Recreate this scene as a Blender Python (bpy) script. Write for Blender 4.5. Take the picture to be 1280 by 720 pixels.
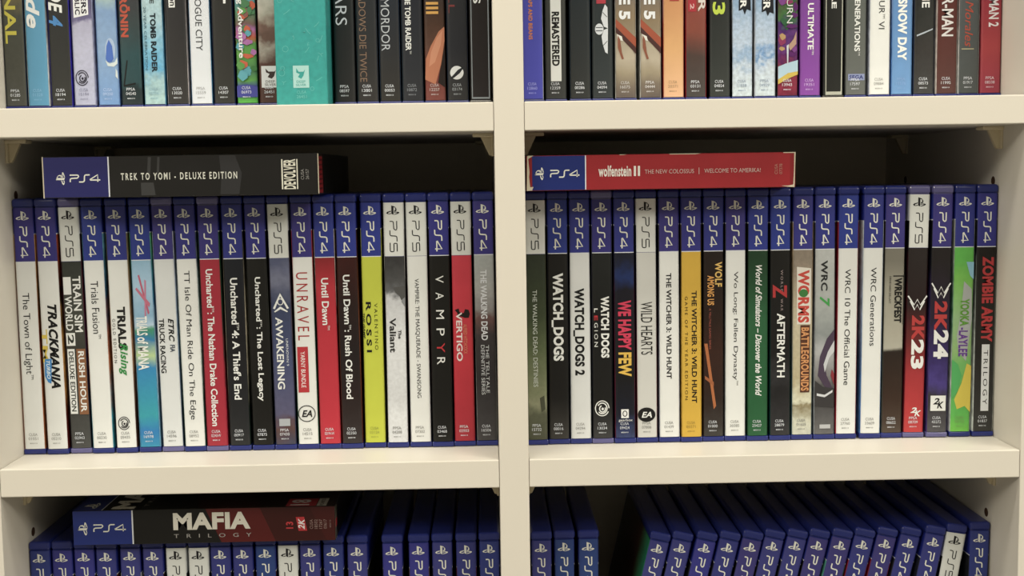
import bpy, bmesh, math, random
from mathutils import Vector, Matrix

for o in list(bpy.data.objects): bpy.data.objects.remove(o)
S = bpy.context.scene
C = S.collection
MM = 0.001

# camera axes, position (mm) and lens
CAM_POS = (-8.71, -773.58, 181.59)
CAM_AXES = ((0.999661, -0.021415, -0.014778), (0.016665, 0.090785, 0.995731), (0.019982, 0.99564, -0.091111))
CAM_LENS = 43.115

cd = bpy.data.cameras.new('camera'); cam = bpy.data.objects.new('camera', cd); C.objects.link(cam)
cd.sensor_width = 36; cd.lens = CAM_LENS; cd.clip_start = 0.02; cd.clip_end = 50
r_, u_, f_ = [Vector(a) for a in CAM_AXES]
cam.matrix_world = Matrix((( r_[0], u_[0], -f_[0], CAM_POS[0]*MM), (r_[1], u_[1], -f_[1], CAM_POS[1]*MM), (r_[2], u_[2], -f_[2], CAM_POS[2]*MM), (0, 0, 0, 1)))
S.camera = cam

w = bpy.data.worlds.new('room_light'); S.world = w; w.use_nodes = True
w.node_tree.nodes['Background'].inputs[0].default_value = (1.0, 0.90, 0.68, 1)
w.node_tree.nodes['Background'].inputs[1].default_value = 0.42

def area(name, loc, target, sx, sy, power, col):
    l = bpy.data.lights.new(name, 'AREA'); l.shape = 'RECTANGLE'; l.size = sx; l.size_y = sy; l.energy = power; l.color = col
    o = bpy.data.objects.new(name, l); C.objects.link(o); o.location = loc
    o.rotation_euler = (Vector(target) - Vector(loc)).to_track_quat('-Z', 'Y').to_euler()
    return o
# two rows of ceiling fittings over the aisle in front of the shelves
area('ceiling_light', (-2.3, -2.5, 1.7), (0, 0, 0.05), 1.6, 0.4, 52, (1.0, 0.93, 0.78))
area('ceiling_light', (2.3, -2.5, 1.7), (0, 0, 0.05), 1.6, 0.4, 52, (1.0, 0.93, 0.78))
area('ceiling_light', (0.35, -1.5, 2.15), (0, 0, 0.05), 3.2, 0.25, 37, (1.0, 0.93, 0.79))
area('ceiling_light', (0.0, -0.62, 2.0), (0, 0, 0.05), 3.0, 0.3, 44, (1.0, 0.94, 0.80))

S.view_settings.view_transform = 'Standard'; S.view_settings.look = 'None'
S.view_settings.gamma = 1; S.view_settings.use_curve_mapping = False
S.view_settings.exposure = -0.33

# ------------------------------------------------------------------ colours and materials
WHITE_REF = (0.83, 0.765, 0.62)        # the photo's white paper, linear
def lin(c): return c/12.92 if c <= 0.04045 else ((c+0.055)/1.055)**2.4
def hx(h):
    h = h.lstrip('#')
    if len(h) == 3: h = ''.join(ch*2 for ch in h)
    v = [lin(int(h[i:i+2], 16)/255) for i in (0, 2, 4)]
    g = 0.3*v[0]+0.6*v[1]+0.1*v[2]; v = [g*0.12+c*0.88 for c in v]
    return tuple(max(0.0015, min(0.80, v[i]/WHITE_REF[i]*0.75-0.008)) for i in range(3)) + (1,)
MATS = {}
def mat(key, col, rough=0.4, coat=0.0, spec=0.35, bump=None, vary=None):
    if key in MATS: return MATS[key]
    m = bpy.data.materials.new(key); m.use_nodes = True
    nt = m.node_tree; b = nt.nodes['Principled BSDF']
    b.inputs['Base Color'].default_value = col; b.inputs['Roughness'].default_value = rough
    b.inputs['Coat Weight'].default_value = coat; b.inputs['Coat Roughness'].default_value = 0.12
    b.inputs['Specular IOR Level'].default_value = spec
    tc = nt.nodes.new('ShaderNodeTexCoord')
    if vary:
        n = nt.nodes.new('ShaderNodeTexNoise'); n.inputs['Scale'].default_value = vary[0]; n.inputs['Detail'].default_value = 4
        nt.links.new(tc.outputs['Object'], n.inputs['Vector'])
        rmp = nt.nodes.new('ShaderNodeValToRGB')
        rmp.color_ramp.elements[0].position = 0.3; rmp.color_ramp.elements[1].position = 0.7
        rmp.color_ramp.elements[0].color = tuple(c*(1-vary[1]) for c in col[:3])+(1,); rmp.color_ramp.elements[1].color = col
        nt.links.new(n.outputs['Fac'], rmp.inputs['Fac']); nt.links.new(rmp.outputs['Color'], b.inputs['Base Color'])
    if bump:
        n = nt.nodes.new('ShaderNodeTexNoise'); n.inputs['Scale'].default_value = bump[0]; n.inputs['Detail'].default_value = 3
        nt.links.new(tc.outputs['Object'], n.inputs['Vector'])
        bp = nt.nodes.new('ShaderNodeBump'); bp.inputs['Strength'].default_value = bump[1]; bp.inputs['Distance'].default_value = 0.0005
        nt.links.new(n.outputs['Fac'], bp.inputs['Height']); nt.links.new(bp.outputs['Normal'], b.inputs['Normal'])
    MATS[key] = m; return m
def paint(h, coat=0.15):               # plain printed paper behind film
    return mat('print_'+h.lstrip('#')+('_film' if coat else ''), hx(h), 0.45, coat, vary=(60, 0.05))
def art(stops, scale, amt, seed=0, top=171.0, axis='Z'):   # printed picture: bands of colour along the height, broken up by noise
    m = bpy.data.materials.new('cover_art'); m.use_nodes = True
    nt = m.node_tree; N = nt.nodes; L = nt.links; b = N['Principled BSDF']
    b.inputs['Roughness'].default_value = 0.45; b.inputs['Specular IOR Level'].default_value = 0.35; b.inputs['Coat Weight'].default_value = 0.15; b.inputs['Coat Roughness'].default_value = 0.12
    tc = N.new('ShaderNodeTexCoord'); sp = N.new('ShaderNodeSeparateXYZ'); L.new(tc.outputs['Object'], sp.inputs[0])
    mp = N.new('ShaderNodeMapping'); mp.inputs['Location'].default_value = (seed*1.37, seed*0.7, seed*0.31); L.new(tc.outputs['Object'], mp.inputs[0])
    nz = N.new('ShaderNodeTexNoise'); nz.inputs['Scale'].default_value = scale*2.2; nz.inputs['Detail'].default_value = 5; L.new(mp.outputs[0], nz.inputs['Vector'])
    a = N.new('ShaderNodeMath'); a.operation = 'MULTIPLY'; a.inputs[1].default_value = 1/(top*MM); L.new(sp.outputs[axis], a.inputs[0])
    s = N.new('ShaderNodeMath'); s.operation = 'SUBTRACT'; s.inputs[1].default_value = 0.5; L.new(nz.outputs['Fac'], s.inputs[0])
    q = N.new('ShaderNodeMath'); q.operation = 'MULTIPLY_ADD'; q.inputs[1].default_value = amt*0.9; L.new(s.outputs[0], q.inputs[0]); L.new(a.outputs[0], q.inputs[2])
    r = N.new('ShaderNodeValToRGB'); L.new(q.outputs[0], r.inputs['Fac'])
    st = sorted((min(1, max(0, p)), h) for p, h in stops)
    r.color_ramp.elements[0].position = st[0][0]; r.color_ramp.elements[0].color = hx(st[0][1])
    r.color_ramp.elements[1].position = st[-1][0]; r.color_ramp.elements[1].color = hx(st[-1][1])
    for p, h in st[1:-1]:
        e = r.color_ramp.elements.new(p); e.color = hx(h)
    v = N.new('ShaderNodeTexNoise'); v.inputs['Scale'].default_value = scale*5; v.inputs['Detail'].default_value = 4; L.new(mp.outputs[0], v.inputs['Vector'])
    hs = N.new('ShaderNodeHueSaturation'); mr = N.new('ShaderNodeMapRange'); mr.inputs['To Min'].default_value = 1-amt*2; mr.inputs['To Max'].default_value = 1+amt*2
    L.new(v.outputs['Fac'], mr.inputs['Value']); L.new(mr.outputs[0], hs.inputs['Value']); L.new(r.outputs['Color'], hs.inputs['Color'])
    L.new(hs.outputs['Color'], b.inputs['Base Color'])
    return m
COVERS = {}
def cover_paint(spec):
    if spec not in COVERS:
        cols = spec.split(','); cols = [c if len(c) == 7 else c for c in cols]
        n = len(cols)
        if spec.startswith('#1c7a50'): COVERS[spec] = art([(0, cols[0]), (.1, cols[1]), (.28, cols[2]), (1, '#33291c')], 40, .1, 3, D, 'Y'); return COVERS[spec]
        COVERS[spec] = art([((i+.5)/n, c) for i, c in enumerate(cols)] if n > 1 else [(0, cols[0]), (1, cols[0])], 45, 0.35, len(COVERS))
    return COVERS[spec]

LAMINATE = mat('white_laminate', (0.69, 0.66, 0.60, 1), 0.42, 0.0, 0.4, bump=(900, 0.05), vary=(5, 0.03))
LAMINATE_BACK = mat('thin_white_hardboard', (0.74, 0.68, 0.58, 1), 0.7, 0, 0.2)
PEG = mat('cream_plastic', (0.62, 0.55, 0.40, 1), 0.35)
HOLE = mat('drilled_hole', (0.05, 0.022, 0.012, 1), 0.8)
SHELL = mat('blue_translucent_plastic', (0.015, 0.024, 0.16, 1), 0.28, 0.2)
SHELL_WRAP = mat('film_wrapped_blue_plastic', (0.10, 0.095, 0.25, 1), 0.22, 0.6)
SHELL_BLACK = mat('film_wrapped_black_plastic', (0.02, 0.018, 0.016, 1), 0.25, 0.6)
INK = lambda h: mat('ink_'+h.lstrip('#'), hx(h), 0.5, 0.1)

# ------------------------------------------------------------------ object helpers
def mesh_obj(name, me, parent=None, mats=None):
    o = bpy.data.objects.new(name, me); C.objects.link(o)
    if parent: o.parent = parent
    if mats:
        for m in mats: me.materials.append(m)
    return o
def from_bm(name, bm, parent=None, mats=None, smooth=False):
    me = bpy.data.meshes.new(name); bm.to_mesh(me); bm.free()
    if smooth:
        for p in me.polygons: p.use_smooth = True
    return mesh_obj(name, me, parent, mats)
def box(bm, x0, x1, y0, y1, z0, z1, bev=0.0, seg=2, mi=0):
    g = bmesh.ops.create_cube(bm, size=1)['verts']
    for v in g:
        v.co = Vector(((x0+x1)/2+v.co.x*(x1-x0), (y0+y1)/2+v.co.y*(y1-y0), (z0+z1)/2+v.co.z*(z1-z0)))*MM
    fs = set(f for v in g for f in v.link_faces)
    if bev:
        es = list(set(e for v in g for e in v.link_edges))
        r = bmesh.ops.bevel(bm, geom=es, offset=bev*MM, segments=seg, affect='EDGES', profile=0.5)
        fs = set(r['faces'])
        for f in list(fs):
            for e in f.edges:
                for g2 in e.link_faces: fs.add(g2)
    for f in fs: f.material_index = mi
def empty(name, loc, label, cat, group=None, rot=None):
    o = bpy.data.objects.new(name, None); C.objects.link(o); o.location = Vector(loc)*MM
    o.empty_display_size = 0.02
    if rot is not None: o.rotation_euler = rot
    o['label'] = label; o['category'] = cat
    if group: o['group'] = group
    return o
def flat(name, polys, place, off, m, parent):
    """printed shape: polys = list of point lists on the canvas"""
    vs = []; fs = []
    for P in polys:
        fs.append(list(range(len(vs), len(vs)+len(P)))); vs += [tuple(Vector(place(a, v, off))*MM) for a, v in P]
    me = bpy.data.meshes.new(name); me.from_pydata(vs, [], fs); me.update()
    return mesh_obj(name, me, parent, [m])

# lettering, cached in the unit square
GLY = {}
def raw_text(txt, st):
    cu = bpy.data.curves.new('lettering', 'FONT'); cu.body = txt; cu.resolution_u = 3
    cu.offset = 0.044 if 'h' in st else (0.03 if 'B' in st else (0.022 if 'b' in st else (-0.004 if 'l' in st else 0.0)))
    if 'W' in st: cu.space_character = 2.6
    elif 'w' in st: cu.space_character = 1.45
    elif 'h' in st: cu.space_character = 1.06
    elif 'B' in st: cu.space_character = 1.08
    if 'i' in st: cu.shear = 0.28
    ob = bpy.data.objects.new('lettering_source', cu)
    me = bpy.data.meshes.new_from_object(ob)
    V = [(v.co.x, v.co.y) for v in me.vertices]; F = [tuple(p.vertices) for p in me.polygons]
    bpy.data.objects.remove(ob); bpy.data.meshes.remove(me); bpy.data.curves.remove(cu)
    return V, F
def glyphs(txt, st):
    k = (txt, st)
    if k in GLY: return GLY[k]
    V = []; F = []; x = 0.0
    parts = txt.split('™')
    for i, part in enumerate(parts):
        if part:
            v, f = raw_text(part, st); lo = min(a[0] for a in v); n = len(V)
            gap = 0.22 if part[0] == ' ' else 0.0
            V += [(a-lo+x+gap, b) for a, b in v]; F += [tuple(n+q for q in g) for g in f]; x = max(a[0] for a in V)
        if i < len(parts)-1:         # small raised trade mark letters
            v, f = raw_text('TM', ''); n = len(V); lo = min(a[0] for a in v)
            V += [((a-lo)*.34+x+.05, b*.34+.48) for a, b in v]; F += [tuple(n+q for q in g) for g in f]; x = max(a[0] for a in V)+.05
    x0 = min(v[0] for v in V); x1 = max(v[0] for v in V); y0 = min(v[1] for v in V); y1 = max(v[1] for v in V)
    V = [((x-x0)/max(1e-6, x1-x0), (y-y0)/max(1e-6, y1-y0)) for x, y in V]
    GLY[k] = (V, F); return V, F
def letters(name, items, place, off, m, parent):
    """items: (text, style, v0, v1, a0, a1, sideways)"""
    vs = []; fs = []
    for t, st, v0, v1, a0, a1, side in items:
        V, F = glyphs(t, st); n = len(vs)
        for u, h in V:
            a, v = (a0+(a1-a0)*h, v0+(v1-v0)*u) if side else (a0+(a1-a0)*u, v1-(v1-v0)*h)
            vs.append(tuple(Vector(place(a, v, off))*MM))
        fs += [tuple(n+i for i in f) for f in F]
    me = bpy.data.meshes.new(name); me.from_pydata(vs, [], fs); me.update()
    return mesh_obj(name, me, parent, [m])
def ribbon(pts, w, closed=False):
    """stroke -> quads on the canvas"""
    P = [Vector(p) for p in pts]; out = []; n = len(P); L = []; R = []
    for i in range(n):
        a = P[(i-1) % n] if (closed or i > 0) else P[i]; b = P[(i+1) % n] if (closed or i < n-1) else P[i]
        d = (b-a).normalized(); nn = Vector((-d.y, d.x))
        ww = w[i] if isinstance(w, (list, tuple)) else w
        L.append(P[i]+nn*ww/2); R.append(P[i]-nn*ww/2)
    for i in range(n if closed else n-1):
        j = (i+1) % n; out.append([tuple(L[i]), tuple(R[i]), tuple(R[j]), tuple(L[j])])
    return out
def ellipse(cx, cy, rx, ry, n=20): return [(cx+rx*math.cos(2*math.pi*i/n), cy+ry*math.sin(2*math.pi*i/n)) for i in range(n)]
def swirl(cx, cy, rx, ry):
    m = min(rx, ry); out = ribbon(ellipse(cx, cy, rx*.93, ry*.93, 28)[2:]+[(cx+rx*.93, cy)], m*.13)
    for q, (rr, a0, a1, wd) in enumerate(((.66, -2.6, 2.4, .15), (.40, -.4, 4.4, .16))):
        sp = [(cx+rx*(rr*math.cos(a0+(a1-a0)*k/16)+.04*q), cy+ry*(rr*math.sin(a0+(a1-a0)*k/16)+.06*q)) for k in range(17)]
        out += ribbon(sp, m*wd)
    out.append(ellipse(cx+rx*.06, cy+ry*.08, rx*.17, ry*.17, 12)); return out

# platform mark and wordmark of the header band, canvas units mm
def logo_polys(cx, cy, k):
    P = lambda L: [(cx+x*k, cy-y*k) for x, y in L]
    stem = P([(-.28, -.78), (.18, -.98), (.18, .82), (-.28, 1.0)])
    bowl = [P([(-.28, 1.0), (.18, .86), (.56, .66), (.62, .5), (.18, .62), (-.1, .76)]), P([(.62, .5), (.56, .66), (.78, .40), (.84, .05), (.58, .1), (.55, .38)]), P([(.84, .05), (.58, .1), (.5, -.06), (.30, -.1), (.30, -.36), (.62, -.3), (.78, -.16)])]
    lw = [P([(-.36, -.12), (-.36, -.32), (-.95, -.52), (-1.25, -.48), (-1.15, -.34)]), P([(-.95, -.52), (-1.25, -.48), (-1.42, -.58), (-1.2, -.76), (-.9, -.8)]), P([(-.9, -.8), (-1.2, -.76), (-.8, -.88), (-.36, -.8), (-.36, -.62), (-.62, -.68)])]
    rw = [P([(.28, -.46), (.28, -.62), (.7, -.5), (1.0, -.56), (1.35, -.42), (.9, -.34)]), P([(1.0, -.56), (1.35, -.42), (1.42, -.6), (1.1, -.78)]), P([(1.1, -.78), (1.0, -.58), (.28, -.88), (.28, -1.0)])]
    return [stem]+bowl+lw+rw
def wordmark_polys(v0, v1, a0, a1, five, wd):
    """reads along v, letter tops towards +a"""
    M = lambda u, h: (a0+(a1-a0)*h, v0+(v1-v0)*u)
    def stroke(L, ww=wd): return ribbon([M(u, h) for u, h in L], ww)
    out = stroke([(0, 1), (.24, 1), (.28, .94), (.29, .8), (.27, .66), (.24, .56), (.06, .53), (.02, .46), (.01, .3), (.01, 0)])
    out += stroke([(.66, 1), (.54, 1), (.50, .94), (.485, .8), (.48, .5), (.475, .2), (.46, .06), (.43, 0), (.30, 0)])
    if five:
        out += stroke([(.98, 1), (.76, 1), (.72, .97), (.72, .58), (.74, .54), (.94, .54), (.98, .5), (.99, .3), (.98, .06), (.95, 0), (.70, 0)])
    else:
        out += stroke([(.92, 0), (.92, 1), (.66, .32), (.67, .26), (1.0, .26)])
    return out

# ------------------------------------------------------------------ the bookcase
XL, XR, DL, DR = -321.6, 334.47, -2.91, 16.0
DEPTH = 276.0; TH = 18.1; WALL = 19.0
bc = empty('bookcase', (0, 0, -1120), 'tall white laminate bookcase with two bays divided by an upright', 'bookcase')
def bpart(name, x0, x1, y0, y1, z0, z1, bev=0.5, m=LAMINATE):
    bm = bmesh.new(); box(bm, x0, x1, y0, y1, z0+1120, z1+1120, bev, 2)
    return from_bm(name, bm, bc, [m])
ZT, ZM, ZB = 227.8, 0.0, -231.0
TOP, BOT = 480.0, -1120.0
bpart('side_panel', XL-WALL, XL, 0, DEPTH+4, BOT, TOP); bpart('side_panel', XR, XR+WALL, 0, DEPTH+4, BOT, TOP)
bpart('divider', DL, DR, 0, DEPTH, BOT, TOP)
bpart('back_panel', XL, XR, DEPTH, DEPTH+4, BOT, TOP, 0, LAMINATE_BACK)
bpart('top_panel', XL-WALL, XR+WALL, -1, DEPTH+4, TOP, TOP+19)
for z in (ZT, ZM, ZB, -470, -710, -950, -1100):
    for a, b in ((XL, DL), (DR, XR)):
        sh = bpart('shelf', a+.25, b-.25, 0.4, DEPTH-.5, z-TH, z, 0.6)
# plastic supports under the shelves, and pin holes
def peg(x, s, y, zt):
    bm = bmesh.new()
    box(bm, min(x, x+s*14), max(x, x+s*14), y-6, y+6, 1120+zt-2.4, 1120+zt, .5, 1)
    pts = [(0, -2), (9, -2), (3.2, -14.3), (0.0, -15.1)]
    f0 = [bm.verts.new(Vector((x+s*a, y-1.6, 1120+zt+b))*MM) for a, b in pts]; f1 = [bm.verts.new(Vector((x+s*a, y+1.6, 1120+zt+b))*MM) for a, b in pts]
    bm.faces.new(f0); bm.faces.new(f1[::-1])
    for i in range(4): bm.faces.new((f0[i], f1[i], f1[(i+1) % 4], f0[(i+1) % 4]))
    box(bm, min(x, x+s*1.6), max(x, x+s*1.6), y-5, y+5, 1120+zt-15.1, 1120+zt-2, .4, 1)
    bmesh.ops.recalc_face_normals(bm, faces=bm.faces[:])
    from_bm('shelf_support', bm, bc, [PEG])
for z in (ZT, ZM, ZB):
    for x, s in ((XL, 1), (DL, -1), (DR, 1), (XR, -1)):
        for y in (42, 226): peg(x, s, y, z-TH)
def hole(x, y, z):
    bm = bmesh.new(); r = bmesh.ops.create_cone(bm, cap_ends=True, segments=16, radius1=3.1*MM, radius2=3.1*MM, depth=0.3*MM, matrix=Matrix.Translation(Vector((x, y, z+1120))*MM) @ Matrix.Rotation(math.pi/2, 4, 'Y'))
    from_bm('pin_hole', bm, bc, [HOLE])
for z in (173.4, -55.5, 141.4, -90.5, 400, 368):
    for x in (XL, XR, DL, DR):
        for y in (52, 226): hole(x, y, z)

# the room round the bookcase
def struct(name, x0, x1, y0, y1, z0, z1, m):
    bm = bmesh.new(); box(bm, x0, x1, y0, y1, z0, z1); o = from_bm(name, bm, None, [m]); o['kind'] = 'structure'; return o
WALLM = mat('painted_wall', (0.55, 0.52, 0.45, 1), 0.8, 0, 0.2, bump=(80, .2))
FLOORM = mat('grey_vinyl_floor', (0.28, 0.26, 0.23, 1), 0.5, 0, 0.4, vary=(8, .2))
struct('wall_back', -3000, 3000, DEPTH+6, DEPTH+106, -1120, 2100, WALLM)
struct('floor', -3000, 3000, -3000, DEPTH+106, -1220, -1120, FLOORM)

# ------------------------------------------------------------------ game cases
LW = 13.1; W = 14.7; H = 171.0; D = 134.0; YC = 41.5
HEAD_V0, HEAD_V1 = 6.2, 42.0; LAB_V1 = 167.3
def make_shell():
    bm = bmesh.new()
    box(bm, -W/2, W/2, 0, D, H-6.0, H, 2.0, 4)
    box(bm, -W/2, W/2, 0, D, 0, 3.5, 0.8, 2)
    box(bm, -6.4, 6.4, 0.9, D-.4, 2.6, H-4.5, 0.3, 1)
    me = bpy.data.meshes.new('plastic_shell'); bm.to_mesh(me); bm.free()
    for p in me.polygons: p.use_smooth = False
    return me
SHELL_ME = make_shell()
SHELLS = {}
for k, m in (('b', SHELL), ('w', SHELL_WRAP), ('k', SHELL_BLACK)):
    me = SHELL_ME.copy(); me.materials.append(m); SHELLS[k] = me
def strip_mesh(name, v0, v1, mats, edge=None):
    """spine paper: flat with rounded edges; optional thin rule at its lower end"""
    prof = [(-LW/2, 0.85), (-LW/2+.4, 0.42), (-LW/2+1.1, 0.14), (-LW/2+2.3, 0.0), (LW/2-2.3, 0.0), (LW/2-1.1, 0.14), (LW/2-.4, 0.42), (LW/2, 0.85)]
    lv = [v0, v1] if edge is None else [v0, v1-edge, v1]
    vs = [Vector((x, y, H-v))*MM for v in lv for x, y in prof]; n = len(prof); fs = []; mi = []
    for j in range(len(lv)-1):
        for i in range(n-1):
            a = j*n+i; fs.append((a, a+1, a+n+1, a+n)[::-1]); mi.append(1 if j == 1 else 0)
    me = bpy.data.meshes.new(name); me.from_pydata([tuple(v) for v in vs], [], fs)
    for p, k in zip(me.polygons, mi): p.material_index = k; p.use_smooth = True
    for m in mats: me.materials.append(m)
    me.update(); return me
RULE = paint('#dedbd0')
def header_paint(kind, hue, i):
    rnd = random.Random(i*7+3)
    if kind == 5: return paint('#e0dcc6')
    base = {'b': ['#34387e', '#303a84', '#38367c', '#2e3c86'], 'p': ['#3e3678', '#403878', '#3a3476'],
            'm': ['#3a3c78', '#40407a', '#433c74', '#343e7a', '#3c3a82', '#30467a']}[hue]
    return paint(rnd.choice(base))
BANDS = {}
def band(kind, hue, i):
    m = header_paint(kind, hue, i); k = m.name
    if k not in BANDS: BANDS[k] = strip_mesh('header_band', HEAD_V0, HEAD_V1, [m, RULE if kind == 4 else paint('#4a4878')], 0.55 if kind == 4 else 0.25)
    return BANDS[k]
def place_case(a, v, off): return (a-LW/2, -off, H-v)
LOGO = {}
for kind, ink in ((4, '#e6e0c4'), (5, '#1c1a1c')):
    for nm, polys in (('platform_logo', logo_polys(6.1, 11.2, 3.1)), ('platform_wordmark', wordmark_polys(18.4, 39.0, 4.0, 8.6, kind == 5, .85 if kind == 4 else .62))):
        vs = []; fs = []
        for P in polys:
            fs.append(list(range(len(vs), len(vs)+len(P)))); vs += [tuple(Vector(place_case(a, v, .13))*MM) for a, v in P]
        me = bpy.data.meshes.new(nm); me.from_pydata(vs, [], fs); me.update(); me.materials.append(INK(ink)); LOGO[(kind, nm)] = me
def cover_mesh(name, side, kind, artm):
    """side sheet of the wrap round cover: header, rule, picture"""
    hd = paint('#2c3484') if kind == 4 else paint('#d8d4c2')
    plain = kind == 0
    x = side*6.74; vs = []; fs = []; mi = []
    lv = [6.2, 23.0, 23.7, 167.8]
    for v in lv: vs += [(x, 0.75, H-v), (x, D-4, H-v), (side*6.56, 0.6, H-v), (side*6.52, D-4, H-v)]
    for j in range(3):
        a = j*4; fs.append((a, a+1, a+5, a+4)); mi.append(j)
        fs.append((a+2, a, a+4, a+6)); mi.append(j)
    me = bpy.data.meshes.new(name); me.from_pydata([tuple(Vector(v)*MM) for v in vs], [], fs)
    for m in ((artm,)*3 if plain else (hd, RULE, artm)): me.materials.append(m)
    for p, k in zip(me.polygons, mi): p.material_index = k
    me.update(); return me
CM = {}
def cover(name, side, kind, spec):
    k = (side, kind, spec)
    if k not in CM: CM[k] = cover_mesh(name, side, kind, cover_paint(spec))
    return CM[k]
def draw(els, place, parent, off0=0.13):
    off = off0
    for e in els:
        t = e[0]
        if t in 'tu':
            letters(e[8], [(e[1], e[7], e[3], e[4], e[5], e[6], t == 't')], place, off, INK(e[2]), parent)
        elif t == 'c':
            a, b = e[1].split(' ')
            letters('code_lettering', [(a, '', 156.6, 158.5, 3.2, 8.8, False), (b, '', 159.4, 161.3, 2.8, 9.2, False), ('8025113', 'b', 163.1, 163.9, 3.6, 8.4, False)], place, off, INK(e[2]), parent)
        elif t == 'k': flat(e[3], ribbon(e[2], e[4]), place, off, INK(e[1]), parent)
        elif t == 'p': flat(e[3], [e[2]], place, off, INK(e[1]), parent)
        else:
            _, c, v0, v1, a0, a1, nm = e; ca, cv, ra, rv = (a0+a1)/2, (v0+v1)/2, (a1-a0)/2, abs(v1-v0)/2
            if t == 'r': flat(nm, [[(a0, v0), (a1, v0), (a1, v1), (a0, v1)]], place, off, INK(c), parent)
            elif t == 'e': flat(nm, [ellipse(ca, cv, ra, rv, 28)], place, off, INK(c), parent)
            elif t == 'o': flat(nm, ribbon(ellipse(ca, cv, ra*.94, rv*.94, 28), .55, True), place, off, INK(c), parent)
            elif t == 's': flat(nm, swirl(ca, cv, ra, rv), place, off, INK(c), parent)
        off += 0.03

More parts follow.
